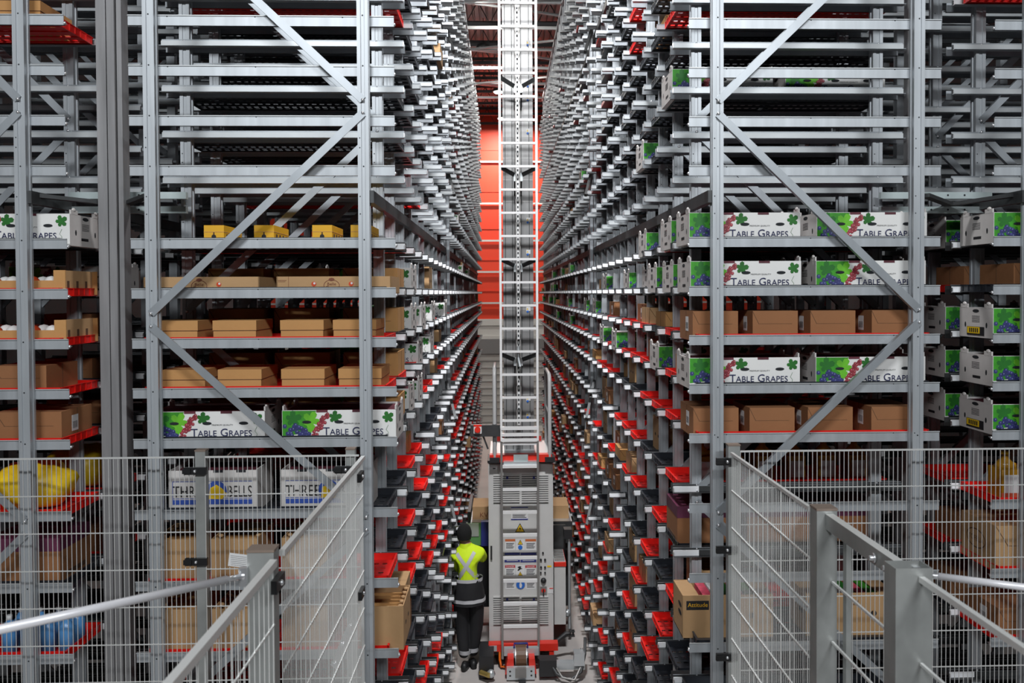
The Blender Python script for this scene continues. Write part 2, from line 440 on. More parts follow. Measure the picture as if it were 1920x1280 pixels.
TM = {c: tray_mesh(m).mesh('tray') for c, m in (('red', red_p), ('black', blk_p))}
TS = {c: tray_mesh(m, True) for c, m in (('red', red_p), ('black', blk_p))}
PLAN = {}      # (rack, bay, level) -> (colour, content)
def plan(k, b, z, c, what=None): PLAN[(k, b, z)] = (c, what)
D = DOWN
for z, c, wt in ((D[0], 'black', 'yellow4'), (D[1], 'black', 'belle2'), (D[2], 'red', 'lid4'), (D[3], 'red', 'lid4b'), (D[4], 'black', 'grape2'),
                 (D[5], 'black', 'bells2'), (D[6], 'red', 'tall3'), (D[7], 'red', 'tall3')): plan('L', 1, z, c, wt)
plan('L', 1, D[8], 'black', None); plan('L', 1, D[9], 'red', 'tall3')
for z, c, wt in ((D[0], 'black', 'grape2'), (D[1], 'black', 'grape2'), (D[2], 'red', 'brown4'), (D[3], 'black', 'grape2'), (D[4], 'red', 'brown4'),
                 (D[5], 'black', 'jugs'), (D[6], 'red', 'purple3'), (D[7], 'black', 'attitude2'), (D[8], 'black', None), (D[9], 'red', 'tall3')): plan('R', 1, z, c, wt)
PLAN.pop(('R', 1, D[5])); PLAN.pop(('R', 1, D[6])); plan('R', 2, D[5], 'red', 'jugs'); plan('R', 2, D[6], 'black', 'purple3')
for z, c, wt in ((UP[3], 'red', 'lidend'), (D[0], 'black', 'grapeend'), (D[1], 'red', 'tomend'), (D[2], 'red', 'tomend'), (D[3], 'red', 'brownend'), (D[4], 'red', 'brownend2'),
                 (D[5], 'red', 'bagend'), (D[6], 'black', 'purpend'), (D[7], 'red', 'blueend')): plan('LB', 1, z, c, wt)
for z, c, wt in ((UP[4], 'red', None), (D[0], 'black', 'grapeend'), (D[1], 'black', 'brownend'), (D[2], 'black', 'grapelab'), (D[3], 'black', 'grapeend'), (D[4], 'black', 'grapelab'),
                 (D[5], 'red', 'jugsend'), (D[6], 'red', 'bigend'), (D[7], 'red', 'brownend2')): plan('RB', 1, z, c, wt)
for k in ('LB', 'RB'):
    for z, c, wt in zip(D[:8], ('black', 'red', 'black', 'black', 'black', 'red', 'red', 'black'), ('grapeend', 'brownend', 'grapeend', 'grapeend', 'grapeend', None, 'brownend', 'brownend2') if k == 'RB' else ('lidend', 'grapeend', 'brownend', 'brownend', 'brownend2', 'bagend', 'brownend', None)):
        plan(k, 2, z, c, wt)
plan('L', 2, D[0], 'red'); plan('L', 2, UP[4], 'red'); plan('L', 3, UP[3], 'black'); plan('L', 3, UP[4], 'black'); plan('L', 4, UP[4], 'black')
plan('L', 2, D[1], 'black', 'mix'); plan('L', 2, D[2], 'black', 'mixbig'); plan('L', 2, D[3], 'red', 'mixbig'); plan('L', 2, D[4], 'black', 'mixbig')
for b_, z_, c_ in ((3, D[1], 'black'), (3, D[2], 'black'), (4, D[2], 'red'), (4, D[3], 'red'), (3, D[4], 'black'), (4, D[4], 'black'), (2, D[5], 'black')): plan('L', b_, z_, c_, 'gside')
plan('L', 2, D[5], 'black'); plan('R', 2, UP[4], 'red'); plan('R', 2, UP[3], 'black'); plan('R', 2, UP[2], 'black', 'grape2'); plan('R', 3, UP[4], 'black', 'side'); plan('R', 3, UP[3], 'black')
plan('R', 5, UP[4], 'black'); plan('R', 4, UP[4], 'black'); plan('R', 5, UP[5], 'red', 'side'); plan('R', 5, UP[6], 'red'); plan('R', 6, UP[5], 'black'); plan('R', 7, UP[5], 'black'); plan('R', 6, UP[6], 'black'); plan('R', 7, UP[6], 'black')
plan('R', 5, UP[1], 'black'); plan('R', 8, UP[4], 'black'); plan('R', 9, UP[4], 'black'); plan('R', 6, UP[4], 'black')
plan('R', 2, D[0], 'red', 'grape2'); plan('R', 3, D[0], 'black', None); plan('R', 4, D[0], 'black', 'gside')
plan('R', 2, D[1], 'black', 'gside'); plan('R', 3, D[1], 'black', 'gside'); plan('R', 4, D[1], 'black', 'gside'); plan('R', 6, D[1], 'black', 'gside')
plan('R', 2, D[2], 'red', 'side'); plan('R', 3, D[2], 'black', 'side'); plan('R', 4, D[2], 'red', 'side')
plan('R', 2, D[3], 'red', 'side'); plan('R', 3, D[3], 'black', 'gside'); plan('R', 4, D[3], 'red', 'side')
rng = random.Random(11)
for k in ('L', 'R'):
    for b in range(2, NF):
        for z in LEVELS:
            if (k, b, z) in PLAN or b == 12 or (k == 'L' and b == 13 and z < -2.4): continue
            if z > 3: pr, pred = (.035 if b > 14 else 0), .8
            elif z > .5 and b < 11: pr, pred = (.6 if z > .9 else .15), .05
            elif z > .5: pr, pred = (.22 if z < 1.8 else .10), .7
            elif z > .2: pr, pred = (.2 if b < 12 else .6), .6
            elif z > -.1: pr, pred = .6, .35
            else: pr, pred = .80, (.45 if b < 12 else .62)
            if rng.random() < pr:
                c = 'red' if rng.random() < pred else 'black'
                wt = None
                q = rng.random()
                lim = (.42 if k == 'R' else .2) if z < .5 else .12
                if q < lim*.3 and z > -.6: wt = 'gside'
                elif q < lim: wt = 'side' if rng.random() < .7 else 'tallside'
                if k == 'L' and z < -.3 and rng.random() < .4: wt = None
                plan(k, b, z, c, wt)
for (k, i, z), o in ROBJ.items():      # no tray in front of this rail: a longer lit patch is painted on it
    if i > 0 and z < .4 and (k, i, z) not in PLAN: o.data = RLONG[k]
# keep the 300 nearest trays as things of their own
order = sorted(PLAN, key=lambda t: (t[1]*DP+Y0)**2 + t[2]**2*1.0)
indiv = set(order[:300]); rest = [t for t in order if t not in indiv]
RN = {'L': 'worker-side rack', 'R': 'rack opposite worker', 'LB': 'outer worker-side rack', 'RB': 'outer rack opposite worker'}
def short(k, b, z): return '%s bay, %s beam' % (ordw(b), level_name(z))
WORD = {'grape2': 'under grape boxes', 'brown4': 'under four brown cartons', 'lid4': 'under lidded brown cartons', 'lid4b': 'under lidded brown cartons', 'yellow4': 'under yellow boxes'}
def tray_pos(k, b, z):
    r = RACKS[k]; cx = (r['tip']+r['back'])/2
    return (cx, Y0+(b-.5)*DP, H+z+TD)
for k, b, z in sorted(indiv, key=lambda t: (t[0], t[1], -t[2])):
    c, wt = PLAN[(k, b, z)]
    o = link('%s_tray' % c, TM[c], None, tray_pos(k, b, z))
    tag(o, '%s %s tray, %s, %s' % ('loaded' if wt else 'bare', c, RN[k], short(k, b, z)), 'tray', '%s trays in the %s' % (c, RACKS[k]['name']))
for c in ('red', 'black'):
    mb = MB(); mb.nd = True; q = TS[c]; m = red_p if c == 'red' else blk_p
    for t in rest:
        if PLAN[t][0] != c: continue
        p = tray_pos(*t); mb.add([(v[0]+p[0], v[1]+p[1], v[2]+p[2]) for v in q.v], q.f, m)
    o = link(c+'_trays', mb.mesh(c+'_trays')); tag(o, 'countless small %s trays further down both sides of the aisle' % c, 'tray', None, 'stuff')

# ------------------------------------------------------------------ cartons: prototypes (origin at the bottom centre, front towards -y)
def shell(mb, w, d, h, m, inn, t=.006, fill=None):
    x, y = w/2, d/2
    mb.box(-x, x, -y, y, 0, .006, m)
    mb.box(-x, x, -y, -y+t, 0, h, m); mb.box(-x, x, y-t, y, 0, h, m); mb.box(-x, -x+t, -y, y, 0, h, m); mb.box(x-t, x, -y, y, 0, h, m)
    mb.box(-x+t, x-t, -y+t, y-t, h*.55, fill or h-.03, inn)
def leaf(mb, cx, cz, s, y, m, rot=0):
    pts = []
    for k in range(40):
        a = 2*PI*k/40; lobe = abs(math.cos(2.5*a))**.7; rr = s*(.50+.50*lobe)*(1-.07*(k % 2))*(.85+.15*math.cos(a))
        pts.append((cx+rr*math.cos(a+rot), y, cz+rr*math.sin(a+rot)))
    mb.poly(pts, m)
def grape_box():
    w, d, h = .60, .35, .178; mb = MB(); shell(mb, w, d, h-.012, whitec, purple_in, fill=h-.022)
    x, y = w/2, d/2
    # cut-out notches shown dark along the top edge
    for nx in (-.09, .10):
        mb.box(nx-.03, nx+.03, -y-.0006, -y+.008, h-.024, h-.0115, purple_in)
    for sx in (-1, 1):
        a = sx*(x-.003)
        for sy_ in (-1, 1):
            mb.box(a-.004, a+.004, sy_*(y-.05)-.038, sy_*(y-.05)+.038, h-.013, h+.010, offw)
            mb.ball((a, sy_*(y-.05), h+.010), .02, offw, 8, 5, (.35, 1, .6))
        mb.box(a-.0032, a+.0032, -y+.001, y-.001, 0, h-.012, offw)
        ax = sx*(x+.0008)
        for yy in (-.11, .11): mb.disc((ax, yy, .07), .009, hole, 8, 'x', .016)
        mb.disc((ax, 0, h-.03), .035, hole, 10, 'x', .010)
        mb.box(*sorted((ax, ax-sx*.001)), -.05, .03, .03, .045, ink)
        for k in range(5): mb.box(*sorted((ax, ax-sx*.001)), -.04, .04, .085+k*.008, .088+k*.008, ink)
    body = mb.build('grape_box')
    pr = MB(); yy = -y-.0015; pr.nd = True
    # green field, grapes, leaves
    pr.poly([(-x+.002, yy+.0006, .03), (-x+.13, yy+.0006, .045), (-x+.18, yy+.0006, h-.014), (-x+.002, yy+.0006, h-.014)], green1)
    leaf(pr, -x+.055, .12, .052, yy, green2, .3); leaf(pr, -x+.15, .11, .055, yy, lime, 1.1); leaf(pr, -x+.15, .065, .035, yy-.0002, lime, 2)
    rg = random.Random(3)
    for i in range(34):
        gx = -x+.012+.13*rg.random(); gz = .030+.062*rg.random()*(1-max(0, gx+x-.07)*9)
        pr.disc((gx, yy-.0006-i*.00003, gz), .0115, grapeb, 10); pr.disc((gx+.002, yy-.00061-i*.00003, gz+.003), .0035, grapehi, 6)
    for i in range(42):
        t = rg.random(); gx = -x+.165+.07*t+.034*(rg.random()-.5)*(1.2-.5*t); gz = .030+.112*t+.02*(rg.random()-.5)
        pr.disc((gx, yy-.0018-i*.00003, gz), .0092, graper, 10); pr.disc((gx+.002, yy-.00181-i*.00003, gz+.002), .003, graphi, 6)
    leaf(pr, -x+.275, .128, .042, yy-.0008, green2, .2); leaf(pr, x-.045, .125, .038, yy-.0008, green2, .6)
    pr.tube([(x-.04, yy, .085), (x-.052, yy, .06), (x-.04, yy, .045), (x-.045, yy, .025)], .0009, green2, 4)
    for hx in (-x+.13, -.0, x-.11):
        pr.disc((hx, yy-.003, .104), .024, hole, 14, 'y', .008)
    a = pr.build('printed_grapes', body)
    lt = MB(); lt.nd = True
    put_text(lt, 'Table Grapes', .058, .075, yy-.0032, .036, navy, 'y', .76, 1.02)
    put_text(lt, 'PREMIUM QUALITY', .010, .08, yy-.0032, .092, ink, 'y', None, 1.3)
    b = lt.build('printed_lettering', body)
    reg(body, a, b); return body
def side_grape():
    o = grape_box(); return o
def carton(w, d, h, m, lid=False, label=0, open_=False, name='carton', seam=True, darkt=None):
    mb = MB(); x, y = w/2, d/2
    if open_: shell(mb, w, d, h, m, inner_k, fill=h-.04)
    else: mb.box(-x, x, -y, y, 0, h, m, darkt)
    if lid:
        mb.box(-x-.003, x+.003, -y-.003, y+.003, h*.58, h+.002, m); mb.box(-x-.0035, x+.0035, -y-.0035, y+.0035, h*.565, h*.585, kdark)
    elif seam:
        mb.box(-x*.75, x*.75, -y-.0008, -y, h*.555, h*.565, kdark)
        mb.box(-x-.0008, x+.0008, -.002, .002, h*.1, h, kdark)
        mb.add([(-x, -y-.0005, h), (-x*.72, -y-.001, h*.56), (-x*.74, -y-.001, h*.56), (-x-.0, -y-.0005, h-.006)], [(0,1,2,3)], kdark)
    if label:
        for s in (-1, 1):
            mb.box(*sorted((s*x, s*(x+.001))), -.06, .01, h*.3, h*.8, paper)
            for k in range(7): mb.box(*sorted((s*x, s*(x+.0015))), -.052+k*.008, -.049+k*.008, h*.38, h*.6, ink)
    if label == 2:
        mb.box(-.02, .02, -y-.001, -y, h*.3, h*.8, paper)
    return mb.build(name)
PROTO = {}
def proto(key, fn):
    if key not in PROTO: PROTO[key] = [fn(), False]
    return PROTO[key]
LAB = {}
def place(key, fn, loc, label, cat, group, rz=0):
    p = proto(key, fn)
    if not p[1]: o = p[0]; o.location = loc; p[1] = True
    else: o = dup(p[0], loc)
    o.rotation_euler = (0, 0, rz)
    tag(o, label, cat, group); return o
def yellow_box():
    mb = MB(); mb.box(-.052, .052, -.16, .16, 0, .105, yellowc); 
    mb.box(-.053, .053, -.161, .161, .068, .071, kraft)
    mb.box(-.003, .003, -.1625, -.16, .0, .068, kdark); mb.disc((0, -.163, .045), .012, ink, 10)
    for k in range(4): mb.box(.052, .0535, -.12+k*.07, -.09+k*.07, .02, .06, kdark)
    return mb.build('yellow_carton')
def belle_box():
    mb = MB(); w, d, h = .60, .37, .092; shell(mb, w, d, h, kraft_l, tomato, fill=.06); x, y = w/2, d/2; b = mb.build('produce_box')
    pr = MB(); pr.nd = True; yy = -y-.0015
    for hx in (-.105, .09): pr.disc((hx, yy, .052), .013, tomato, 12); pr.disc((hx+.003, yy-.0004, .056), .006, paper, 8)
    for k in range(24):
        a0, a1 = 2*PI*k/24, 2*PI*(k+1)/24
        pr.poly([(-.012+.042*math.cos(a0), yy, .045+.03*math.sin(a0)), (-.012+.042*math.cos(a1), yy, .045+.03*math.sin(a1)), (-.012+.039*math.cos(a1), yy, .045+.027*math.sin(a1)), (-.012+.039*math.cos(a0), yy, .045+.027*math.sin(a0))], brownink)
    pr.disc((-.012, yy-.0003, .076), .016, brownink, 8, 'y', .009)
    pr.box(-x+.062, -x+.0635, yy, yy+.001, 0, h, brownink)
    for k in range(2): pr.box(-x+.008, -x+.052, yy, yy+.001, .07-k*.05, .0725-k*.05, brownink); pr.box(-x+.008, -x+.046, yy, yy+.001, .064-k*.05, .0655-k*.05, brownink)
    a = pr.build('printed_crest', b)
    lt = MB(); lt.nd = True
    put_text(lt, 'Belle', .022, -.012, yy-.0006, .045, brownink, 'y', None, 1.1); put_text(lt, 'Grove', .022, -.012, yy-.0006, .027, brownink, 'y', None, 1.1)
    c = lt.build('printed_lettering', b); reg(b, a, c); return b
def bells_box():
    w, d, h = .46, .34, .225; mb = MB(); shell(mb, w, d, h, offw, purple_in, fill=h-.02); x, y = w/2, d/2
    for nx in (-.12, .03, .15): mb.box(nx-.025, nx+.025, -y-.0008, -y+.007, h-.012, h+.0005, hole); mb.disc((nx, -y-.001, .022), .02, hole, 10, 'y', .010)
    b = mb.build('bells_box'); pr = MB(); pr.nd = True; yy = -y-.0015
    pr.box(-x+.02, x-.02, yy, yy+.001, .045, .07, blueink)
    for z in (.075, .165): pr.box(-x+.02, x-.02, yy, yy+.001, z, z+.003, blueink)
    for xx in (-x+.02, x-.023): pr.box(xx, xx+.003, yy, yy+.001, .045, .168, blueink)
    pr.disc((.02, yy-.0005, .115), .055, blueink, 14); pr.poly([(-.02, yy-.001, .075), (-.015, yy-.001, .13), (.02, yy-.001, .15), (.05, yy-.001, .13), (.075, yy-.001, .10), (.05, yy-.001, .072)], yellow)
    a = pr.build('printed_emblem', b); lt = MB(); lt.nd = True
    put_text(lt, 'THREE', .085, -.118, yy-.0015, .085, ink, 'y', None, .72); put_text(lt, 'BELLS', .085, .142, yy-.0015, .085, ink, 'y', None, .62)
    c = lt.build('printed_lettering', b); reg(b, a, c); return b
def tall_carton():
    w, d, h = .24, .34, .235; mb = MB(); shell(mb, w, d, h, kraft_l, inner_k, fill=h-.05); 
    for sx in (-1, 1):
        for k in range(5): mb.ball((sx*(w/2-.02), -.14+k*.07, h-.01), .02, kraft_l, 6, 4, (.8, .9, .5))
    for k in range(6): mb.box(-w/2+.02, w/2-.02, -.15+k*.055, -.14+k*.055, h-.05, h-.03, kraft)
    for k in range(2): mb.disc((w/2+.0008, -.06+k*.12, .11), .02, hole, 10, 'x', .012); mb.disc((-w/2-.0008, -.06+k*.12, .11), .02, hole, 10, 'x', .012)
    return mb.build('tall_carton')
def purple_carton():
    w, d, h = .38, .34, .25; mb = MB(); mb.box(-w/2, w/2, -d/2, d/2, 0, h*.72, kraft_r); mb.box(-w/2-.001, w/2+.001, -d/2-.001, d/2+.001, h*.72, h, mat('purple_print', (.10, .02, .05), .5, var=.4, vscale=10))
    mb.box(-w/2-.0015, w/2+.0015, -.11, .11, h*.12, h*.22, kdark)
    return mb.build('purple_banded_carton')
def attitude_box():
    w, d, h = .50, .27, .235; mb = MB(); shell(mb, w, d, h, kraft_l, inner_k, fill=h-.045); x, y = w/2, d/2
    mb.box(-x+.004, -x+.09, -y+.003, y-.003, h-.008, h-.002, kraft_l); mb.box(x-.09, x-.004, -y+.003, y-.003, h-.008, h-.002, kraft_l)
    for k in range(5): mb.box(-.13+k*.06, -.08+k*.06, -.12, .12, h-.045, h-.012, (rose, paper, green2, rose, green1)[k])
    for s in (-1, 1):
        for k in range(2): mb.disc((s*(x+.001), -.06, .12+k*.045), .045, hole, 12, 'x', .014)
    mb.disc((.13, -y-.001, .12), .017, ink, 12); mb.box(.127, .133, -y-.002, -y-.001, .10, .14, kraft_l)
    b = mb.build('attitude_box'); pr = MB(); pr.nd = True; yy = -y-.0015
    pr.box(-x+.02, -x+.145, yy, yy+.001, .155, .205, ink); a = pr.build('printed_panel', b)
    lt = MB(); lt.nd = True; put_text(lt, 'Attitude', .033, -x+.083, yy-.0008, .172, yellowc, 'y'); put_text(lt, 'VINE', .014, .03, yy-.0008, .185, ink, 'y'); put_text(lt, 'NET WT', .012, .03, yy-.0008, .168, ink, 'y')
    c = lt.build('printed_lettering', b); reg(b, a, c); return b
oil = mat('yellow_oil', (.40, .20, .015), .25, spec=.6, var=.25, vscale=6); wrap = mat('red_tint_label', (.55, .10, .05), .4)
def jug():
    mb = MB(); mb.box(-.055, .055, -.07, .07, 0, .16, oil)
    mb.tube([(0,0,.16),(0,0,.19),(0,0,.215),(0,0,.235)], [.055,.045,.02,.018], oil, 10); mb.tube([(0,0,.235),(0,0,.252)], .021, yellow, 10)
    mb.box(-.04, .04, -.0715, -.07, .03, .13, paper); mb.box(-.0565, .0565, -.0716, -.0700, .0, .03, wrap)
    mb.tube([(.03,0,.19),(.058,0,.18),(.06,0,.13)], .008, oil, 6); return mb.build('oil_jug')
blu = mat('blue_plastic', (.10, .30, .62), .3, spec=.6)
def bluebottle():
    mb = MB(); mb.tube([(0,0,0),(0,0,.13),(0,0,.155),(0,0,.175)], [.038,.04,.025,.013], blu, 12); mb.tube([(0,0,.175),(0,0,.20)], .015, paper, 8)
    return mb.build('blue_bottle')
def tomcrate():
    w, d, h = .56, .36, .11; mb = MB(); shell(mb, w, d, h*.7, kraft, kraft_r, fill=.03)
    for s in (-1, 1):
        a = s*(w/2-.003); mb.box(a-.004, a+.004, -d/2, d/2, 0, h+.02, kraft_l)
        for k in range(3): mb.box(a-.0055, a+.0055, -.10+k*.1-.012, -.10+k*.1+.012, .025, .075, kdark)
        for sy_ in (-1, 1): mb.box(a-.03, a+.03, sy_*(d/2)-.004, sy_*(d/2)+.004, 0, h+.02, kraft)
    b = mb.build('tomato_crate'); rg = random.Random(4)
    pk = MB()
    for i in range(5):
        for j in range(3): pk.ball((-.2+i*.1, -.11+j*.11, .06), .042, tomato if (i+j) % 2 else whitec, 8, 6)
    a = pk.build('fruit_punnets', b); a['kind'] = 'stuff'; reg(b, a); return b
def bag():
    mb = MB(); bag_m = mat('yellow_produce', (.85, .55, .02), .4, var=.25, vscale=12); rg = random.Random(8)
    vs = []; fs = []; nu, nv = 24, 14
    for i in range(nv+1):
        th = PI*i/nv
        for k in range(nu):
            a = 2*PI*k/nu; n = 1+.16*noise.noise(Vector((math.cos(a)*2.2, math.sin(a)*2.2, th*2.0)))
            vs.append((.20*n*math.sin(th)**.6*math.cos(a), .16*n*math.sin(th)**.6*math.sin(a), max(.0, .125+.125*n*math.cos(th))))
    for i in range(nv):
        for k in range(nu): fs.append((i*nu+k, i*nu+(k+1) % nu, (i+1)*nu+(k+1) % nu, (i+1)*nu+k))
    mb.add(vs, fs, bag_m, True); return mb.build('yellow_produce_bag')
def brand_big():
    o = carton(.50, .36, .25, kraft_l, label=0, open_=False, name='large_carton'); pr = MB(); pr.nd = True
    for s in (-1, 1):
        xx = s*.2515
        for k in range(26):
            a0, a1 = 2*PI*k/26, 2*PI*(k+1)/26
            pr.poly([(xx, .02+.10*math.cos(a0), .13+.055*math.sin(a0)), (xx, .02+.10*math.cos(a1), .13+.055*math.sin(a1)), (xx, .02+.093*math.cos(a1), .13+.049*math.sin(a1)), (xx, .02+.093*math.cos(a0), .13+.049*math.sin(a0))], kdark)
        put_text(pr, 'TOFELIA', .042, xx+s*.0005, .02, .115, kdark, 'x+' if s > 0 else 'x-')
    a = pr.build('printed_oval_lettering', o); reg(o, a); return o
def grapelab():
    o = grape_box(); pr = MB(); pr.nd = True
    for s in (-1, 1):
        xx = s*.303; pr.box(*sorted((xx, xx-s*.001)), -.09, .09, .012, .06, ink); pr.box(*sorted((xx+s*.0008, xx)), -.045, .085, .022, .058, yellow)
        for k in range(5): pr.box(*sorted((xx+s*.0014, xx)), -.03+k*.02, -.018+k*.02, .028, .052, ink)
    a = pr.build('end_label', o); CH[o.name].append(a); return o
def tray_z(z): return H+z+TD+.0065
def where(k, b, z): return 'in the %s, %s bay, %s long beam' % (RACKS[k]['name'], ordw(b), level_name(z))
GC = 'white table grapes boxes'
jit = random.Random(5)
ncart = 0
POS2 = ('nearer the aisle', 'farther from the aisle')
POS4 = ('nearest the aisle', 'second from the aisle', 'third from the aisle', 'farthest from the aisle')
RN = {'L': 'worker-side rack', 'R': 'rack opposite worker', 'LB': 'outer worker-side rack', 'RB': 'outer rack opposite worker'}
for (k, b, z) in order:
    c, wt = PLAN[(k, b, z)]
    if not wt: continue
    r = RACKS[k]; s = r['s']; cx, cyy, _ = tray_pos(k, b, z); zz = tray_z(z); tip = r['tip']
    def P(off): return tip+s*off
    sh = short(k, b, z); rn = RN[k]
    if wt == 'grape2':
        for i, off in enumerate((.315, 1.0)):
            place('grape', grape_box, (P(off+(.0 if i else jit.uniform(-.005, .01))), cyy+jit.uniform(-.01, .01), zz), 'white table grapes box %s, %s, %s' % (POS2[i].split()[0], rn, sh), 'box', GC)
    elif wt == 'gside':
        place('grape', grape_box, (P(jit.uniform(.315, .36)), cyy, zz), 'white grape box beside the aisle, %s, %s' % (rn, sh), 'box', GC)
    elif wt in ('grapeend', 'grapelab'):
        place('grape' if wt == 'grapeend' else 'grapelab', grape_box if wt == 'grapeend' else grapelab, (P(.33 if k == 'RB' else .31), cyy, zz), '%s grape box, %s, %s' % ('white' if wt == 'grapeend' else 'yellow-labelled white', rn, sh), 'box', GC)
    elif wt in ('lid4', 'lid4b'):
        for i, off in enumerate((.22, .50, .85, 1.17) if wt == 'lid4' else (.20, .50, .84, 1.13)):
            place('lid', lambda: carton(.222, .33, .120, kraft, lid=True, name='lidded_carton'), (P(off+jit.uniform(-.008, .008)), cyy, zz), 'lidded brown carton %s, %s, %s' % (POS4[i], rn, sh), 'carton', 'lidded brown cartons')
    elif wt == 'yellow4':
        for i, px in enumerate((676, 604, 495, 401)):
            X, _ = at(px, 430, cyy-.16)
            place('yellow', yellow_box, (X, cyy, zz), 'yellow carton %s, %s, %s' % (POS4[i], rn, sh), 'carton', 'yellow cartons in a row')
    elif wt == 'belle2':
        for i, off in enumerate((.33, 1.02)):
            place('belle', belle_box, (P(off), cyy, zz), 'shallow printed produce box %s, %s, %s' % (POS2[i].split()[0], rn, sh), 'box', 'shallow produce boxes with tomatoes')
    elif wt == 'bells2':
        for i, off in enumerate((.39, .98)):
            place('bells', bells_box, (P(off), cyy, zz), 'white THREE BELLS box %s, %s, %s' % (POS2[i].split()[0], rn, sh), 'box', 'THREE BELLS boxes')
    elif wt == 'tall3':
        for i, off in enumerate((.10, .50, .87, 1.18) if z == D[7] else (.50, .87, 1.18)):
            place('tall', tall_carton, (P(off), cyy, zz), 'tall open carton %s, %s, %s' % (POS4[i], rn, sh), 'carton', 'tall open-topped brown cartons')
    elif wt == 'brown4':
        for i, off in enumerate((.155, .47, .79, 1.12)):
            place('brown', lambda: carton(.245, .34, .158, kraft_r, label=1, name='brown_carton'), (P(off+jit.uniform(-.01, .01)), cyy, zz), 'reddish brown carton %s, %s, %s' % (POS4[i], rn, sh), 'carton', 'reddish brown cartons')
    elif wt == 'jugs':
        for i in range(6):
            place('jug', jug, (P(.22+i*.19), cyy-.04, zz), 'yellow oil jug, %s from the aisle, %s' % (ordw(i+1), rn), 'jug', 'yellow oil jugs')
    elif wt == 'jugsend':
        for i in range(4): place('jug', jug, (P(.2+i*.16), cyy, zz), 'yellow oil jug, %s from the tray end, %s' % (ordw(i+1), rn), 'jug', 'yellow oil jugs')
    elif wt == 'purple3':
        for i, off in enumerate((.24, .66, 1.08)):
            place('purple', purple_carton, (P(off), cyy, zz), 'purple banded carton %s, %s, %s' % (POS4[i], rn, sh), 'carton', 'purple banded cartons')
    elif wt == 'attitude2':
        for i, off in enumerate((.245, .93)):
            place('att', attitude_box, (P(off), cyy+.055, zz), 'open brown Attitude box %s, %s, %s' % (POS2[i].split()[0], rn, sh), 'box', 'open brown produce boxes')
    elif wt == 'tomend': place('tom', tomcrate, (P(.34), cyy, zz), 'brown fruit crate, %s, %s' % (rn, sh), 'crate', 'brown fruit crates')
    elif wt == 'lidend': place('lid', lambda: carton(.222, .33, .120, kraft, lid=True, name='lidded_carton'), (P(.26), cyy, zz), 'lidded brown carton, %s, %s' % (rn, sh), 'carton', 'lidded brown cartons')
    elif wt == 'brownend': place('med', lambda: carton(.27, .34, .15, kraft_r, label=0, name='brown_carton'), (P(.28), cyy, zz), 'plain brown carton, %s, %s' % (rn, sh), 'carton', 'plain brown cartons')
    elif wt == 'brownend2': place('medl', lambda: carton(.34, .34, .17, kraft_r, label=1, name='labelled_carton'), (P(.24), cyy, zz), 'brown carton with white label, %s, %s' % (rn, sh), 'carton', 'labelled brown cartons')
    elif wt == 'bigend': place('big', brand_big, (P(.30), cyy, zz), 'large oval-printed brown carton, %s, %s' % (rn, sh), 'carton', 'large brown cartons')
    elif wt == 'bagend': place('bag', bag, (P(.30), cyy, zz), 'bulging yellow produce bag, %s, %s' % (rn, sh), 'bag', 'yellow produce bags')
    elif wt == 'purpend': place('purple', purple_carton, (P(.28), cyy, zz), 'purple banded carton, %s, %s' % (rn, sh), 'carton', 'purple banded cartons')
    elif wt == 'blueend':
        for i in range(8):
            place('blue', bluebottle, (P(.09+(i % 4)*.1), cyy-.11+(i//4)*.12, zz), 'blue bottle on the outer red tray, %s row, %s from the tray end' % (('front', 'rear')[i//4], ordw(i % 4+1)), 'bottle', 'blue bottles on a red tray')
    elif wt in ('mix', 'mixbig'):
        for i, off in enumerate((.22, .62, 1.0)):
            place('mx'+wt, lambda: carton(.32, .34, .15 if wt == 'mix' else .175, kraft, label=0, name='plain_carton'), (P(off), cyy, zz), 'plain brown carton %s, %s, %s' % (POS4[i], rn, sh), 'carton', 'plain brown cartons')
    elif wt == 'side':
        if ncart > 235: continue
        ncart += 1; v = jit.choice((0, 1, 2))
        hh = (.13, .17, .15)[v]
        place('sd%d' % v, lambda: carton((.26, .22, .32)[v], .36, hh, (kraft, kraft_r, kraft_l)[v], label=(0, 1, 0)[v], name=('brown_carton', 'labelled_carton', 'pale_carton')[v]), (P(jit.uniform(.17, .30)), cyy, zz),
              '%s carton beside the aisle, %s, %s' % (('brown', 'labelled reddish', 'pale')[v], rn, sh), 'carton', 'cartons at the aisle end of the trays')
    elif wt == 'tallside':
        if z > .4: continue
        place('tall', tall_carton, (P(jit.uniform(.19, .30)), cyy, zz), 'tall open carton beside the aisle, %s, %s' % (rn, sh), 'carton', 'tall open-topped brown cartons')
for k_, (o, used) in PROTO.items():
    if not used:
        for ch in root_children(o): bpy.data.objects.remove(ch)
        bpy.data.objects.remove(o)

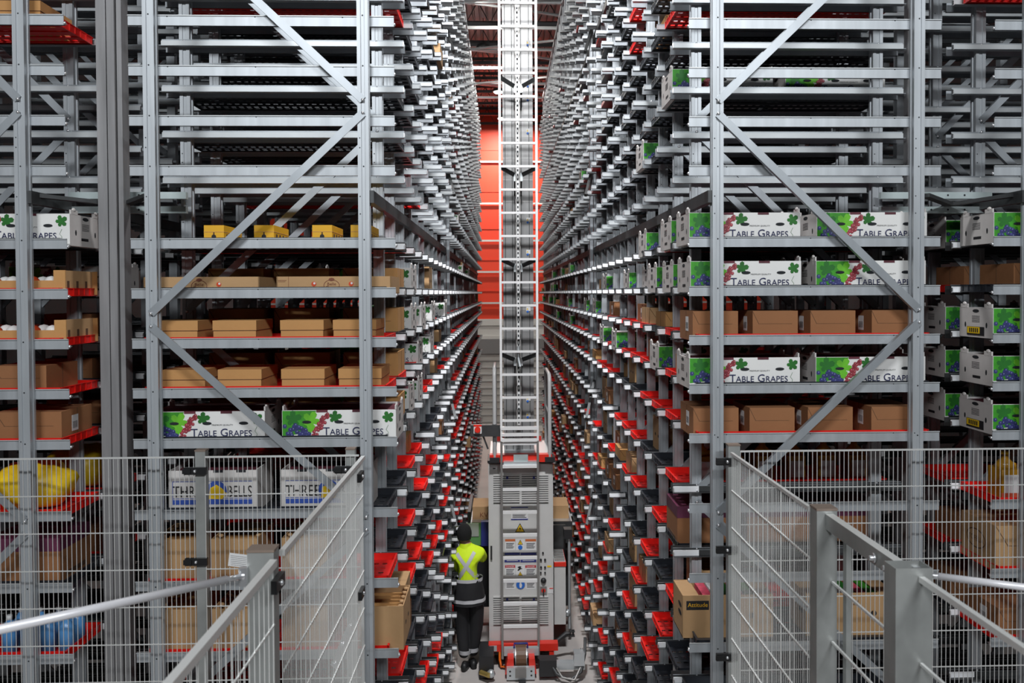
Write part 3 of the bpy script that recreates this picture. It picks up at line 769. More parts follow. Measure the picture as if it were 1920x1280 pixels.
#INSERT_REST
# ------------------------------------------------------------------ mesh fences
wire = mat('fence_wire', (.86, .86, .84), .4, .5); fpost = mat('fence_post_steel', (.36, .37, .36), .45, .5, var=.2, vscale=6)
tubem = mat('pale_tube', (.74, .73, .76), .35, .2); rubber = mat('black_fitting', (.012, .012, .013), .4)
FZ = 3.69
def bar(mb, a, b, w, m, w2=None):
    x0, x1 = sorted((a[0], b[0])); y0, y1 = sorted((a[1], b[1])); z0, z1 = sorted((a[2], b[2])); h = w/2; g = (w2 or w)/2
    if x1-x0 < 1e-6: x0 -= h; x1 += h
    if y1-y0 < 1e-6: y0 -= g; y1 += g
    if z1-z0 < 1e-6: z0 -= g; z1 += g
    mb.box(x0, x1, y0, y1, z0, z1, m)
def panel(name, a, b, label, vert=True, pitch=.0232, hw=.0050, vw=.0028, hp=.187, z0=.12, topw=.009):
    (xa, ya), (xb, yb) = a, b; mb = MB(); mb.nd = True; L = math.hypot(xb-xa, yb-ya)
    if vert:
        n = int(L/pitch)
        for i in range(n+1):
            t = min(1, i*pitch/L); x = xa+(xb-xa)*t; y = ya+(yb-ya)*t
            mb.box(x-vw/2, x+vw/2, y-vw/2, y+vw/2, z0, FZ, wire)
    k = 0
    while FZ-k*hp > z0:
        z = FZ-k*hp; q = topw if k == 0 else hw
        if abs(xb-xa) > abs(yb-ya): mb.box(min(xa, xb), max(xa, xb), ya-.0045, ya-.0045+.004, z-q/2, z+q/2, wire)
        else: mb.box(xa-q/2, xa+q/2, min(ya, yb), max(ya, yb), z-q/2, z+q/2, wire)
        k += 1
    o = mb.build(name); tag(o, label, 'fence panel', 'wire mesh fence panels'); return o
YF = 4.42
x375, _ = at(375, 900, YF); x366, _ = at(365, 900, YF); x384, _ = at(385, 900, YF); xl, _ = at(676, 860, YF)
XL = -.695; XR = 1.142
panel('mesh_fence', (-3.4, YF), (x366, YF), 'wide wire mesh fence panel in front of the yellow bag and blue bottles')
panel('mesh_fence', (x384, YF), (XL-.03, YF), 'narrow wire mesh fence panel in front of the THREE BELLS boxes')
panel('mesh_fence', (XR+.06, YF), (4.0, YF), 'wire mesh fence panel in front of the oil jugs')
BACKP = panel('mesh_fence', (XL, 2.76), (XL, 4.36), 'wire mesh panel running back to the worker-side rack', topw=.018, vw=.0026)
panel('mesh_fence', (XL, .9), (XL, 2.66), 'wire mesh panel nearest the viewer beside the pale brace tube', topw=.022, pitch=.05)
panel('mesh_fence', (XR, 3.24), (XR, 4.36), 'wire mesh panel running back to the Attitude box rack', topw=.014, hw=.007, vw=.0026)
panel('mesh_fence', (XR+.03, .9), (XR+.03, 2.42), 'open wire guard nearest the viewer past the hollow post', vert=False, hw=.008, topw=.016, hp=.24)
def fpost_at(x, y, w, d, label, top=FZ+.03, cap=True, hollow=False, clamps=(), cs=1):
    e = empty('fence_post', (x, y, 0)); mb = MB(); t = .004
    if hollow:
        mb.box(-w/2, w/2, -d/2, -d/2+t, 0, top, fpost); mb.box(-w/2, w/2, d/2-t, d/2, 0, top, fpost)
        mb.box(-w/2, -w/2+t, -d/2+t, d/2-t, 0, top, fpost); mb.box(w/2-t, w/2, -d/2+t, d/2-t, 0, top, fpost)
    else: mb.box(-w/2, w/2, -d/2, d/2, 0, top-.004, fpost)
    mb.box(-w/2-.03, w/2+.03, -d/2-.02, d/2+.02, 0, .01, fpost)
    mb.build('post_tube', e)
    if cap:
        mb = MB(); mb.box(-w/2-.002, w/2+.002, -d/2-.002, d/2+.002, top-.004, top+.004, mat('post_cap', (.20, .15, .12), .7)); mb.build('cap', e)
    for z, dx in clamps:
        mb = MB(); mb.box(-.055+dx, .055+dx, -d/2-.02, -d/2, z-.018, z+.018, rubber); mb.box(-.06+dx, -.02+dx, -d/2-.028, -d/2-.018, z-.012, z+.012, rubber)
        mb.ball((dx, -d/2-.022, z), .008, bolt, 8, 5); mb.build('clamp', e)
    tag(e, label, 'fence post', 'fence posts'); return e
fpost_at(x375, YF+.03, .05, .05, 'fence post between the mesh panels near the THREE BELLS box', clamps=((at(375, 882, YF)[1], -.02), (at(375, 1052, YF)[1], -.02), (1.6, -.02)))
fpost_at(XL-.075, YF+.03, .045, .045, 'fence post beside the inner post of the worker-side rack', clamps=((FZ-.07, -.02),))
fpost_at(XL-.045, 2.71, .080, .06, 'fence post carrying the long pale brace tube', cap=True)
fpost_at(XR+.03, YF+.03, .06, .05, 'fence post at the corner of the mesh by the Attitude box', clamps=((FZ-.05, -.04), (FZ-.5, -.04), (FZ-1.05, -.04)))
fpost_at(XR+.035, 3.19, .075, .07, 'tall fence post with brown cap before the gate bar', top=FZ+.015)
fpost_at(XR+.01, 2.46, .105, .075, 'thick hollow open-topped fence post nearest the viewer', cap=False, hollow=True)
mb = MB(); mb.box(XR+.028, XR+.058, 2.50, 3.152, FZ-.055, FZ, fpost, wire); e = mb.build('gate_bar'); 
for yy in (2.62, 2.72):
    m2 = MB(); m2.tube([(XR+.027, yy, FZ-.03), (XR+.005, yy, FZ-.03)], [.010, .007], bolt, 8); m2.tube([(XR+.024, yy, FZ-.03), (XR+.018, yy, FZ-.03)], .016, bolt, 8); m2.build('bolt', e)
m2 = MB(); m2.box(XR+.085, XR+.105, 3.10, 3.13, .1, FZ-.03, fpost); 
for z in (FZ-.25, FZ-.47, FZ-.71, FZ-.95, FZ-1.2): m2.box(XR+.05, XR+.058, 2.50, 3.15, z-.004, z+.004, wire)
tag(e, 'square top bar bolted between the two thick posts', 'gate bar')
m2.build('guard_wires', e)
for y, z, sx in ((4.2, FZ-.06, 1), (4.2, FZ-.62, 1), (4.2, FZ-1.22, 1), (2.66, FZ-.06, 1)):
    mb = MB(); mb.box(XL+.004, XL+.022, y-.05, y+.05, z-.02, z+.02, rubber); mb.ball((XL+.023, y, z), .009, bolt, 6, 4)
    tag(mb.build('mesh_clamp'), 'black clamp on the %s' % {0: 'x'}.get(0, 'x') if 0 else 'black clamp on the worker-side mesh panel, %s' % ('near the brace tube' if y < 3 else ordw([FZ-.06, FZ-.62, FZ-1.22].index(z)+1)+' from its top corner'), 'clamp', 'black mesh clamps')
# paper tag
tx, tz = at(447, 1049, YF-.012)
mb = MB(); mb.add([(-.052, 0, -.030), (.044, 0, -.042), (.052, 0, .022), (-.044, 0, .036)], [(0,1,2,3)], paper)
mb.add([(-.052, .001, -.030), (.044, .001, -.042), (.052, .001, .022), (-.044, .001, .036)], [(3,2,1,0)], paper)
for k in range(6):
    z = .018-k*.009; mb.add([(-.038, -.0006, z+.004), (.040, -.0006, z-.006), (.040, -.0006, z-.0075), (-.038, -.0006, z+.0025)], [(0,1,2,3)], ink)
o = mb.build('paper_tag'); o.location = (tx, YF-.012, tz); tag(o, 'small tilted white paper tag hanging on the mesh fence', 'tag')
# brace tubes
def tube_thing(pts, r, label):
    mb = MB(); mb.tube(pts, r, tubem, 14); e = mb.build('brace_tube')
    p = Vector(pts[-1]); q = (Vector(pts[-1])-Vector(pts[-2])).normalized()
    m2 = MB(); m2.tube([p-q*.02, p+q*.05], r*.7, bolt, 10); m2.ball(p+q*.06, r*1.2, bolt, 10, 6); m2.box(p.x+q.x*.06-.012, p.x+q.x*.06+.012, p.y+q.y*.06-.01, p.y+q.y*.06+.01, p.z-.035, p.z+.02, bolt); m2.build('end_fitting', e)
    tag(e, label, 'brace tube'); return e
a = at(-60, 1193, 2.05); b = at(425, 1086, 2.62)
tube_thing([(a[0], 2.05, a[1]), (b[0], 2.62, b[1])], .0115, 'pale round brace tube slanting up to the capped fence post')
a = at(2010, 1112, 2.28); b = at(1760, 1080, 2.46)
tube_thing([(a[0], 2.28, a[1]), (b[0], 2.46, b[1])], .0100, 'pale round brace tube running from the hollow post')
# perforated strut near the mesh
a = at(662, 1163, 4.2); b = at(626, 1250, 3.9); mb = MB()
mb.obox((a[0], 4.2, a[1]), (b[0], 3.9, b[1]), .035, .006, bolt, (0, 1, .2)); 
for t in (.1, .5, .9): mb.ball((a[0]+(b[0]-a[0])*t, 4.19-.3*t, a[1]+(b[1]-a[1])*t), .012, bolt, 6, 4)
mb.build('perforated_strut', BACKP)

# ------------------------------------------------------------------ storage crane in the aisle
cab = mat('cabinet_paint', (.58, .575, .56), .45, bump=.02, bscale=20, var=.03); cabd = mat('cabinet_groove', (.10, .10, .10), .6)
mastm = mat('mast_aluminium', (.30, .30, .30), .38, .35, var=.10, vscale=4, stretch=(6, 1, .4)); ladd = mat('ladder_aluminium', (.88, .88, .88), .35, .2); laddr = mat('ladder_rail', (.30, .29, .28), .4, .5)
redp = mat('machine_red', (.72, .03, .015), .4); black = mat('machine_black', (.02, .02, .022), .5); silver = mat('machine_silver', (.62, .66, .68), .35, .6)
brown_w = mat('wheel_brown', (.12, .06, .03), .5); orange = mat('orange_cable', (.85, .16, .01), .5); bluep = mat('sign_blue', (.02, .14, .55), .5); navyb = mat('sign_navy', (.03, .04, .22), .5)
yel = mat('warning_yellow', (.85, .55, .01), .5); grn = mat('pale_green_panel', (.12, .32, .10), .5)
crane = empty('storage_crane', (.2, 10.8, 0)); OX, OY = .2, 10.8
def cb(mb, name, parent=crane):
    mb.v = [(v[0]-OX, v[1]-OY, v[2]) for v in mb.v]; mb.nd = True
    if parent is not crane: pass
    return mb.build(name, parent)
def rc(px0, px1, py0, py1, Y): # image span on a plane -> x0,x1,z0,z1
    x0, zt = at(px0, py0, Y); x1, zb = at(px1, py1, Y); return x0, x1, zb, zt
YC = 10.62
cx0, cx1, cz0, cz1 = rc(915.5, 1038, 868, 1203, YC)
mb = MB(); mb.box(cx0, cx1, YC, YC+.42, cz0, cz1, cab); mb.box(cx0-.01, cx1+.01, YC-.01, YC+.44, cz1, cz1+.03, black)
mb.box(cx0, cx1, YC+.02, YC+.42, cz0-.04, cz0, black); cabinet = cb(mb, 'control_cabinet')
mb = MB(); g = .012; mb.box(cx0+g, cx1-g, YC-.012, YC, cz0+g, cz1-g, cab)
door = cb(mb, 'cabinet_door', crane)
CH2 = []
def sub(mb, name, par): return cb(mb, name, par)
for (py0, py1) in ((889, 942), (1117, 1170)):
    for (a0, a1) in ((925, 974), (978, 1028)):
        mb = MB(); x0, x1, z0, z1 = rc(a0, a1, py0, py1, YC); n = 13; hgt = (z1-z0)/n
        mb.box(x0-.006, x1+.006, YC-.014, YC-.012, z0-.006, z1+.006, cab)
        for k in range(n): mb.box(x0, x1, YC-.017, YC-.014, z0+k*hgt, z0+k*hgt+hgt*.28, cabd); mb.box(x0, x1, YC-.030, YC-.014, z0+k*hgt+hgt*.45, z0+k*hgt+hgt, cab)
        sub(mb, 'louvre', door)
def flat(px0, px1, py0, py1, m, lift=.002, mb=None, Y=YC-.012):
    x0, x1, z0, z1 = rc(px0, px1, py0, py1, Y-lift); mb.box(x0, x1, Y-lift, Y-lift+.0015, z0, z1, m)
def lines(mb, px0, px1, py0, n, dy=2.2, m=ink, lift=.004):
    for k in range(n): flat(px0, px1-(k % 3)*1.5, py0+k*dy, py0+k*dy+.8, m, lift, mb)
mb = MB(); flat(919.5, 923, 1023, 1049, black, .02, mb); sub(mb, 'door_handle', door)
mb = MB(); flat(958, 990, 951, 974, paper, .003, mb); flat(958, 990, 950.5, 952, navyb, .005, mb); flat(958, 990, 972.5, 974.2, navyb, .005, mb); flat(962, 986, 958, 960.5, navyb, .005, mb); lines(mb, 961, 987, 962.5, 4, 2.3); sub(mb, 'notice_sign', door)
def tri(mb, cx, cy_, s, lift=.004, bolt_=False, Y=YC-.012):
    p = [at(cx-s, cy_+s*.9, Y-lift), at(cx+s, cy_+s*.9, Y-lift), at(cx, cy_-s*.9, Y-lift)]
    mb.poly([(a_, Y-lift, b_) for a_, b_ in p], ink)
    p = [at(cx-s*.78, cy_+s*.76, Y-lift), at(cx+s*.78, cy_+s*.76, Y-lift), at(cx, cy_-s*.62, Y-lift)]
    mb.poly([(a_, Y-lift-.001, b_) for a_, b_ in p], yel)
    if bolt_:
        q = [(.05, -.35), (-.22, .25), (.02, .22), (-.08, .68), (.24, .05), (.0, .08), (.16, -.33)]
        mb.poly([(*[at(cx+u*s, cy_+v*s, Y-lift)[0]], Y-lift-.002, at(cx+u*s, cy_+v*s, Y-lift)[1]) for u, v in q], ink)
    else:
        q = at(cx, cy_+s*.1, Y-lift); mb.box(q[0]-s*.0006, q[0]+s*.0006, Y-lift-.0025, Y-lift-.002, q[1]-s*.0022, q[1]+s*.0022, ink)
mb = MB(); tri(mb, 975, 989, 9.5, .004, True); flat(962, 989, 1002, 1004, ink, .003, mb); sub(mb, 'electric_warning_triangle', door)
mb = MB()
for a0, a1 in ((947, 966), (985, 1005)): flat(a0, a1, 1010.5, 1031, paper, .003, mb); flat(a0, a1, 1010.5, 1014.5, mat('sign_orange', (.60, .16, .05), .5), .005, mb); lines(mb, a0+2, a1-2, 1018, 5, 2.2)
flat(967, 984, 1010.5, 1031, paper, .003, mb); tri(mb, 975.5, 1016, 5, .006); q = at(975.5, 1026, YC-.02); mb.disc((q[0], YC-.02, q[1]), .027, bluep, 16); sub(mb, 'warning_sign', door)
mb = MB()
for a0, a1 in ((946, 975), (976, 1005.5)):
    flat(a0, a1, 1036, 1040, navyb, .003, mb); flat(a0, a1, 1045.5, 1053.5, navyb, .003, mb)
    for k in range(2): flat(a0+4, a1-4, 1048+k*2.5, 1048.6+k*2.5, paper, .005, mb)
sub(mb, 'blue_notice_sign', door)
mb = MB()
for a0, a1 in ((947, 966), (985, 1005)):
    flat(a0, a1, 1059.5, 1080, paper, .003, mb); flat(a0, a1, 1059.5, 1064, mat('sign_red', (.50, .02, .03), .5), .005, mb); lines(mb, a0+2, a1-2, 1067, 5, 2.3)
    q = at((a0+a1)/2, 1063.4, YC-.019); put_text(mb, 'DANGER', .026, q[0], YC-.019, q[1], paper, 'y', None, .95)
flat(967, 984, 1059.5, 1080, paper, .003, mb); tri(mb, 975.5, 1075, 4.5, .006)
q = [(974, 1061), (978, 1062), (976, 1064), (980, 1066), (976, 1067), (972, 1070), (970, 1069), (973, 1065), (970, 1063)]
mb.poly([(at(u, v, YC-.018)[0], YC-.018, at(u, v, YC-.018)[1]) for u, v in q], ink); sub(mb, 'danger_sign', door)
mb = MB()
for a0, a1 in ((947, 967), (985, 1005)): flat(a0, a1, 1088.5, 1103.5, paper, .003, mb); flat(a0, a1, 1088.5, 1090, mat('sign_orange', (.60, .16, .05), .5), .005, mb); lines(mb, a0+3, a1-3, 1093, 4, 2.3)
q = at(976, 1096, YC-.02); mb.disc((q[0], YC-.02, q[1]), .052, bluep, 20); mb.disc((q[0], YC-.022, q[1]+.026), .009, paper, 8); mb.poly([(q[0]-.012, YC-.022, q[1]+.018), (q[0]+.012, YC-.022, q[1]+.018), (q[0]+.020, YC-.022, q[1]-.006), (q[0]+.010, YC-.022, q[1]-.036), (q[0]-.010, YC-.022, q[1]-.036), (q[0]-.014, YC-.022, q[1]-.004)], paper); sub(mb, 'mandatory_sign', door)
mb = MB()
for (u, v, rr) in ((1018, 1036, .011), (1014, 1049, .013), (1022, 1049, .013), (1014.5, 1063, .012), (1022, 1063, .012), (1014, 1073, .010), (1022, 1073, .010)):
    q = at(u, v, YC-.02); mb.tube([(q[0], YC-.012, q[1]), (q[0], YC-.032, q[1])], rr, black, 8)
sub(mb, 'push_buttons', door)
q = at(1019, 1088, YC-.02); mb = MB(); mb.ball((q[0], YC-.02, q[1]), .035, black, 10, 7); sub(mb, 'signal_horn', door)
q = at(1019, 1107, YC-.02); mb = MB(); mb.box(q[0]-.04, q[0]+.04, YC-.02, YC-.012, q[1]-.05, q[1]+.05, laddr); mb.disc((q[0], YC-.021, q[1]), .026, redp, 14); mb.box(q[0]-.008, q[0]+.008, YC-.045, YC-.02, q[1]-.06, q[1]+.02, black); sub(mb, 'main_switch', door)
mb = MB(); flat(1026, 1034, 1060, 1063, yel, .003, mb); flat(1027, 1037, 1101, 1112, paper, .003, mb); flat(1030, 1037, 1102, 1103.5, redp, .005, mb); flat(918, 932, 876, 880, paper, .003, mb); flat(924, 929, 877, 879, ink, .005, mb)
for a0 in (951, 1001): flat(a0-2, a0+2, 893, 898, navyb, .02, mb); flat(a0-2, a0+2, 1121, 1126, navyb, .02, mb)
sub(mb, 'small_stickers', door)
# mast
YM = 10.86; mx0, mx1, _, _ = rc(943, 1000, 400, 500, YM); MT = 9.45
mb = MB(); mb.box(mx0, mx1, YM, YM+.34, .35, MT, mastm)
for f in (.07, .30, .60, .86): mb.box(mx0+(mx1-mx0)*f, mx0+(mx1-mx0)*f+.008, YM-.004, YM, .35, MT, zdark)
for k in range(26): mb.box(mx0, mx1, YM-.003, YM, 2.7+k*.265, 2.72+k*.265, mat('mast_seam', (.40, .40, .40), .5, .3))
mast = cb(mb, 'mast')
mb = MB(); q0, q1, _, zb = rc(966.5, 977.5, 400, 797, 10.55); zb = at(970, 797, 10.55)[1]
mb.box(q0, q0+.012, 10.50, 10.60, zb, MT, laddr); mb.box(q1-.012, q1, 10.50, 10.60, zb, MT, laddr); mb.box(q0, q1, 10.56, 10.60, zb, MT, ladd)
for k in range(int((MT-zb)/.055)): mb.box((q0+q1)/2-.008, (q0+q1)/2+.008, 10.555, 10.56, zb+.02+k*.055, zb+.045+k*.055, hole)
cb(mb, 'fall_arrest_rail')
for v in (83, 160, 186, 248, 415, 475, 582, 750, 780):
    q = at(990, v, YM-.004); mb = MB(); mb.box(q[0]-.022, q[0]+.03, YM-.007, YM-.004, q[1]-.005, q[1]+.045, paper); mb.poly([(q[0]-.018, YM-.008, q[1]+.01), (q[0]+.004, YM-.008, q[1]+.01), (q[0]-.007, YM-.008, q[1]+.035)], yel); mb.disc((q[0]-.004, YM-.009, q[1]-.012), .014, bluep, 10); sub(mb, 'mast_sticker', mast)
q = at(937.5, 400, 10.7); zb = at(937, 850, 10.7)[1]
mb = MB(); mb.box(q[0]-.012, q[0]+.018, 10.68, 10.74, zb, MT, black)
for k in range(int((MT-zb)/.07)): mb.box(q[0]-.010, q[0]+.006, 10.675, 10.68, zb+k*.07, zb+k*.07+.025, ladd)
cb(mb, 'toothed_cable_track')
# ladder
YL = 10.40; ladder = empty('ladder', (0, 0, 0)); ladder.parent = crane
lx0 = at(938.5, 500, YL)[0]; lx1 = at(1008.5, 900, YL)[0]
for xx in (lx0, lx1):
    mb = MB(); mb.box(xx-.013, xx+.013, YL-.03, YL+.03, .15, MT, laddr); mb.box(xx-.015, xx-.013, YL-.03, YL+.03, 2.9, MT, ladd)
    mb.box(xx-.012, xx+.012, YL-.031, YL-.03, 2.75, MT, ladd); cb(mb, 'ladder_rail', ladder)
k = 0; zr = at(970, 6, YL)[1]+8*.2727
while zr-k*.2727 > .45:
    z = zr-k*.2727; k += 1
    if abs(z-2.62) < .05: continue
    mb = MB(); hh = .013 if z > 2.8 else .017
    mb.box(lx0+.013, lx1-.013, YL-.018, YL+.018, z-hh, z+hh, ladd)
    cb(mb, 'rung', ladder)
for v in (150, 318, 490, 668):
    mb = MB()
    for u0, u1 in ((966, 939), (978, 1007)):
        a = at(u0, v+8, YL); b = at(u1, v-4, YL)
        mb.obox((a[0], 10.52, a[1]), (b[0], YL, b[1]), .05, .008, zdark); mb.obox((a[0], 10.52, a[1]+.03), (a[0], 10.52, a[1]-.07), .03, .02, silver)
        mb.obox((a[0], 10.85, a[1]-.2), (a[0], 10.55, a[1]), .02, .02, zdark, (1, 0, 0))
    cb(mb, 'ladder_bracket')
a = at(972, 668, 10.45); mb = MB(); mb.tube([(a[0], 10.45, a[1]+.12), (a[0], 10.45, a[1]-.02), (a[0]+.02, 10.42, a[1]-.12)], .018, silver, 8); cb(mb, 'safety_runner')
# platform, red edge, handrails
PZ = at(970, 857, 10.5)[1]
mb = MB(); mb.box(cx0+.02, cx1-.02, 10.5, 10.62, PZ-.06, PZ+.03, redp); mb.box(cx0+.02, cx1-.02, 10.62, 11.5, PZ+.01, PZ+.03, silver); mb.box(cx0+.1, cx1-.1, 11.5, 11.52, PZ+.02, PZ+.09, redp)
cb(mb, 'platform')
mb = MB(); x0, x1, z0, z1 = rc(963, 990, 853, 866, 10.44); mb.box(x0, x1, 10.44, 10.48, z0, z1, pale); x0, x1, z0, z1 = rc(944, 1007, 865, 872, 10.44); mb.box(x0, x1, 10.42, 10.5, z0, z1, silver); cb(mb, 'hook_plate')
for u, ztop in ((927.5, 692), (1031, 703)):
    X, Z = at(u, ztop, 10.5); Xb = at(u, 855, 10.5)[0]; mb = MB()
    Zm = PZ+.5
    mb.tube([(Xb, 10.52, PZ), (Xb, 10.52, Z-.08), (Xb, 10.56, Z-.02), (Xb, 10.64, Z), (Xb, 11.3, Z), (Xb, 11.4, Z-.08), (Xb, 11.4, PZ)], .024, laddr if 0 else mat('handrail_grey', (.42, .42, .42), .4), 10)
    mb.tube([(Xb, 10.52, Zm), (Xb, 11.4, Zm)], .016, MATS['handrail_grey'], 8)
    mb.box(Xb-.06, Xb+.06, 10.48, 10.7, PZ-.06, PZ+.0, black); cb(mb, 'handrail')
mb = MB(); x0, x1, z0, z1 = rc(882, 940, 797, 818, 10.44); mb.box(x0, x1, 10.44, 10.52, z0, z1, zdark); a = at(906, 818, 10.46); b = at(915, 842, 10.46); mb.obox((a[0], 10.48, a[1]), (b[0], 10.48, b[1]), .02, .02, zdark); arm = cb(mb, 'control_arm')
mb = MB(); x0, x1, z0, z1 = rc(888, 903, 796, 813, 10.42); mb.box(x0, x1, 10.425, 10.44, z0, z1, paper); a = at(895.5, 805, 10.42); mb.tube([(a[0], 10.425, a[1]), (a[0], 10.39, a[1])], .035, redp, 14); mb.box(x0, x1, 10.42, 10.425, z1-.02, z1, redp); sub(mb, 'emergency_stop', arm)
for v in (800, 812, 822):
    mb = MB(); x0, x1, z0, z1 = rc(940, 1007, v, v+5, 10.38); mb.box(x0, x1, 10.36, 10.42, z0, z1, ladd); cb(mb, 'step')
# chassis
x0, x1, z0, z1 = rc(916, 1046, 1206, 1217, 10.5)
mb = MB(); mb.box(x0, x1, 10.46, 10.58, z0, z1, redp); mb.box(x0+.01, x0+.10, 10.45, 10.46, z0+.01, z1-.01, silver)
for u in (922, 1034): a = at(u, 1217, 10.5); mb.box(a[0]-.028, a[0]+.028, 10.47, 10.53, a[1]-.07, a[1], redp); mb.tube([(a[0], 10.5, a[1]-.06), (a[0], 10.5, a[1]-.14)], .014, redp, 8); mb.ball((a[0], 10.5, a[1]-.15), .022, redp, 8, 5)
cb(mb, 'red_crossbeam')
mb = MB(); mb.box(-.12, .55, 10.62, 14.4, .16, .30, black); mb.box(-.15, -.05, 10.62, 12.2, .10, .28, zdark); mb.box(.05, .35, 13.6, 14.4, .02, .2, black); cb(mb, 'chassis')
a0, a1, z0, z1 = rc(945, 1010, 1215, 1227, 10.34)
mb = MB(); mb.box(a0, a1, 10.32, 10.40, z0, z1, silver); b0, b1, z2, z3 = rc(962, 990, 1222, 1231, 10.33); mb.box(b0, b1, 10.31, 10.36, z2, z3, silver); bp = cb(mb, 'step_plate')
mb = MB(); b0, b1, z2, z3 = rc(964, 989, 1206, 1214, 10.33); mb.tube([(b0, 10.33, z2), (b0, 10.33, z3), (b1, 10.33, z3), (b1, 10.33, z2)], .012, navyb, 8); sub(mb, 'grab_handle', bp)
for s_, (u0, u1) in enumerate(((947, 963), (991, 1005))):
    mb = MB(); a = at(u0, 1226, 10.3); b = at(u1, 1226, 10.3); zlo = .06; w_ = .03
    mb.extr([(a[0] if s_ == 0 else a[0], .06), (b[0], .06), (b[0]-(0 if s_ == 0 else .02), a[1]), (a[0]+(.03 if s_ == 0 else 0), a[1])], 10.16, 10.55, redp, axis='y'); cb(mb, 'wheel_fork')
a = at(977, 1245, 10.3); wr = .17
mb = MB(); prof = [(wr*math.cos(2*PI*k/24), wr*math.sin(2*PI*k/24)) for k in range(24)]
mb.extr([(10.36+p, .18+q_) for p, q_ in prof], a[0]-.06, a[0]+.06, brown_w); 
for sx in (-1, 1): mb.extr([(10.36+p*.75, .18+q_*.75) for p, q_ in prof], a[0]+sx*.06, a[0]+sx*.07, silver)
cb(mb, 'drive_wheel')
mb = MB(); b0, b1, z2, z3 = rc(950, 1003, 1262, 1300, 10.1); mb.box(b0, b1, 10.1, 10.16, max(.02, z2), .16, silver); mb.box(b0+.1, b1-.1, 10.06, 10.1, .06, .17, laddr)
for dx in (.04, (b1-b0)-.04): mb.disc((b0+dx, 10.099, .12), .012, black, 8); mb.disc((b0+dx, 10.099, .07), .012, black, 8)
cb(mb, 'front_plate')
a = at(937, 1216, 10.48); mb = MB(); mb.tube([(a[0], 10.48, a[1]), (a[0], 10.46, a[1]-.12), (a[0]+.02, 10.44, a[1]-.2), (a[0]+.06, 10.42, .04)], .016, orange, 8); cb(mb, 'orange_cable')
a = at(1040, 1190, 10.62); b = at(1078, 1189, 10.62); mb = MB(); mb.tube([(cx1-.3, 10.66, cz0-.03), (a[0], 10.66, cz0-.03), (b[0]-.1, 10.66, a[1]), (b[0]-.05, 10.66, b[1])], [.03, .03, .03, .018], black, 10); mb.box(b[0]-.06, b[0], 10.63, 10.69, b[1]-.035, b[1]-.022, zdark); mb.box(b[0]-.06, b[0], 10.63, 10.69, b[1]+.022, b[1]+.035, zdark); mb.tube([(b[0]-.02, 10.66, b[1]-.035), (b[0]-.02, 10.66, b[1]+.035)], .012, zdark, 8); cb(mb, 'clevis_rod')
mb = MB(); mb.box(.40, .93, 10.12, 10.24, .12, .19, silver); mb.box(.40, .60, 10.1, 10.26, .05, .24, black); mb.box(.80, .92, 10.05, 10.2, .19, .33, silver); cb(mb, 'cross_arm')
mb = MB(); mb.tube([(.50, 10.2, .22), (.6, 10.05, .10), (.75, 10.0, .05), (.88, 10.05, .12), (.93, 10.12, .30), (.95, 10.3, .42)], .018, zdark, 8); mb.tube([(.55, 10.2, .20), (.66, 10.0, .08), (.80, 9.98, .06), (.90, 10.1, .2), (.90, 10.2, .34)], .014, laddr, 8); cb(mb, 'hose')
mb = MB(); mb.box(-.30, -.13, 10.15, 10.6, .03, .28, black); mb.ball((-.16, 10.1, .10), .05, silver, 8, 6); mb.tube([(-.28, 10.14, .1), (-.18, 10.05, .1)], .03, mat('brass', (.55, .40, .12), .35, .7), 8); cb(mb, 'guide_unit')
# side cabinet and carriage
x0, x1, z0, z1 = rc(1039, 1061, 1054, 1170, 10.85); mb = MB(); mb.box(x0, x1, 10.85, 11.4, z0, z1-.05, cab); mb.box(x0, x1+.005, 10.84, 11.4, z1-.05, z1, redp); mb.box(x0, x1, 10.87, 11.4, z1, z1+.004, silver)
for k in range(5): mb.box(x0+.01, x1-.01, 10.9+k*.1, 10.95+k*.1, z1+.004, z1+.02, laddr)
cb(mb, 'side_cabinet')
mb = MB(); x0, x1, z0, z1 = rc(1036, 1074, 990, 1172, 11.3); mb.box(x0, x1-.08, 11.45, 11.5, z0, z1, zdark); mb.tube([(x1-.05, 11.2, z1), (x1-.05, 11.2, z0)], .02, silver, 8); mb.box(x1-.12, x1-.02, 11.15, 11.3, z1-.1, z1+.02, black); mb.ball((x1-.08, 11.2, z0+.2), .05, silver, 8, 5); cb(mb, 'lifting_unit')
mb = MB(); mb.box(-.48, .90, 11.55, 12.6, 1.40, 1.48, silver); mb.box(-.48, -.44, 11.55, 12.6, 1.48, 1.62, zdark); mb.box(-.40, .86, 11.6, 12.5, .34, 1.40, black); mb.box(-.42, .9, 11.53, 11.56, 1.2, 1.48, zdark); cb(mb, 'carriage')
mb = MB(); x0, x1, z0, z1 = rc(874, 905, 981, 1022, 11.5); mb.box(x0, x1, 11.5, 11.53, z0, z1, grn); mb.box(x0, x1-.05, 11.49, 11.5, z0+.12, z1, silver); x0, x1, z0, z1 = rc(902, 916, 977, 1022, 11.45); mb.box(x0, x1, 11.42, 11.5, z0, z1, navyb); cb(mb, 'side_panel')
tag(crane, 'tall storage crane with grey control cabinet, ladder and mast in the aisle', 'crane')
for (u0, u1, lab, v) in ((889, 914, 'brown carton on the crane carriage behind the worker', 0), (1036, 1066, 'brown carton on the crane carriage above the side cabinet', 1)):
    x0, x1, _, _ = rc(u0, u1, 950, 978, 11.7); wdt = max(.22, x1-x0)
    o = carton(wdt, .5, .17, kraft_l, seam=False, name='brown_carton')
    if v == 0:
        m2 = MB(); m2.nd = True; put_text(m2, 'KV', .09, .04, -.2515, .03, brownink, 'y'); m2.build('printed_lettering', o)
    o.location = ((x0+x1)/2, 11.95, 1.4805); tag(o, lab, 'carton')
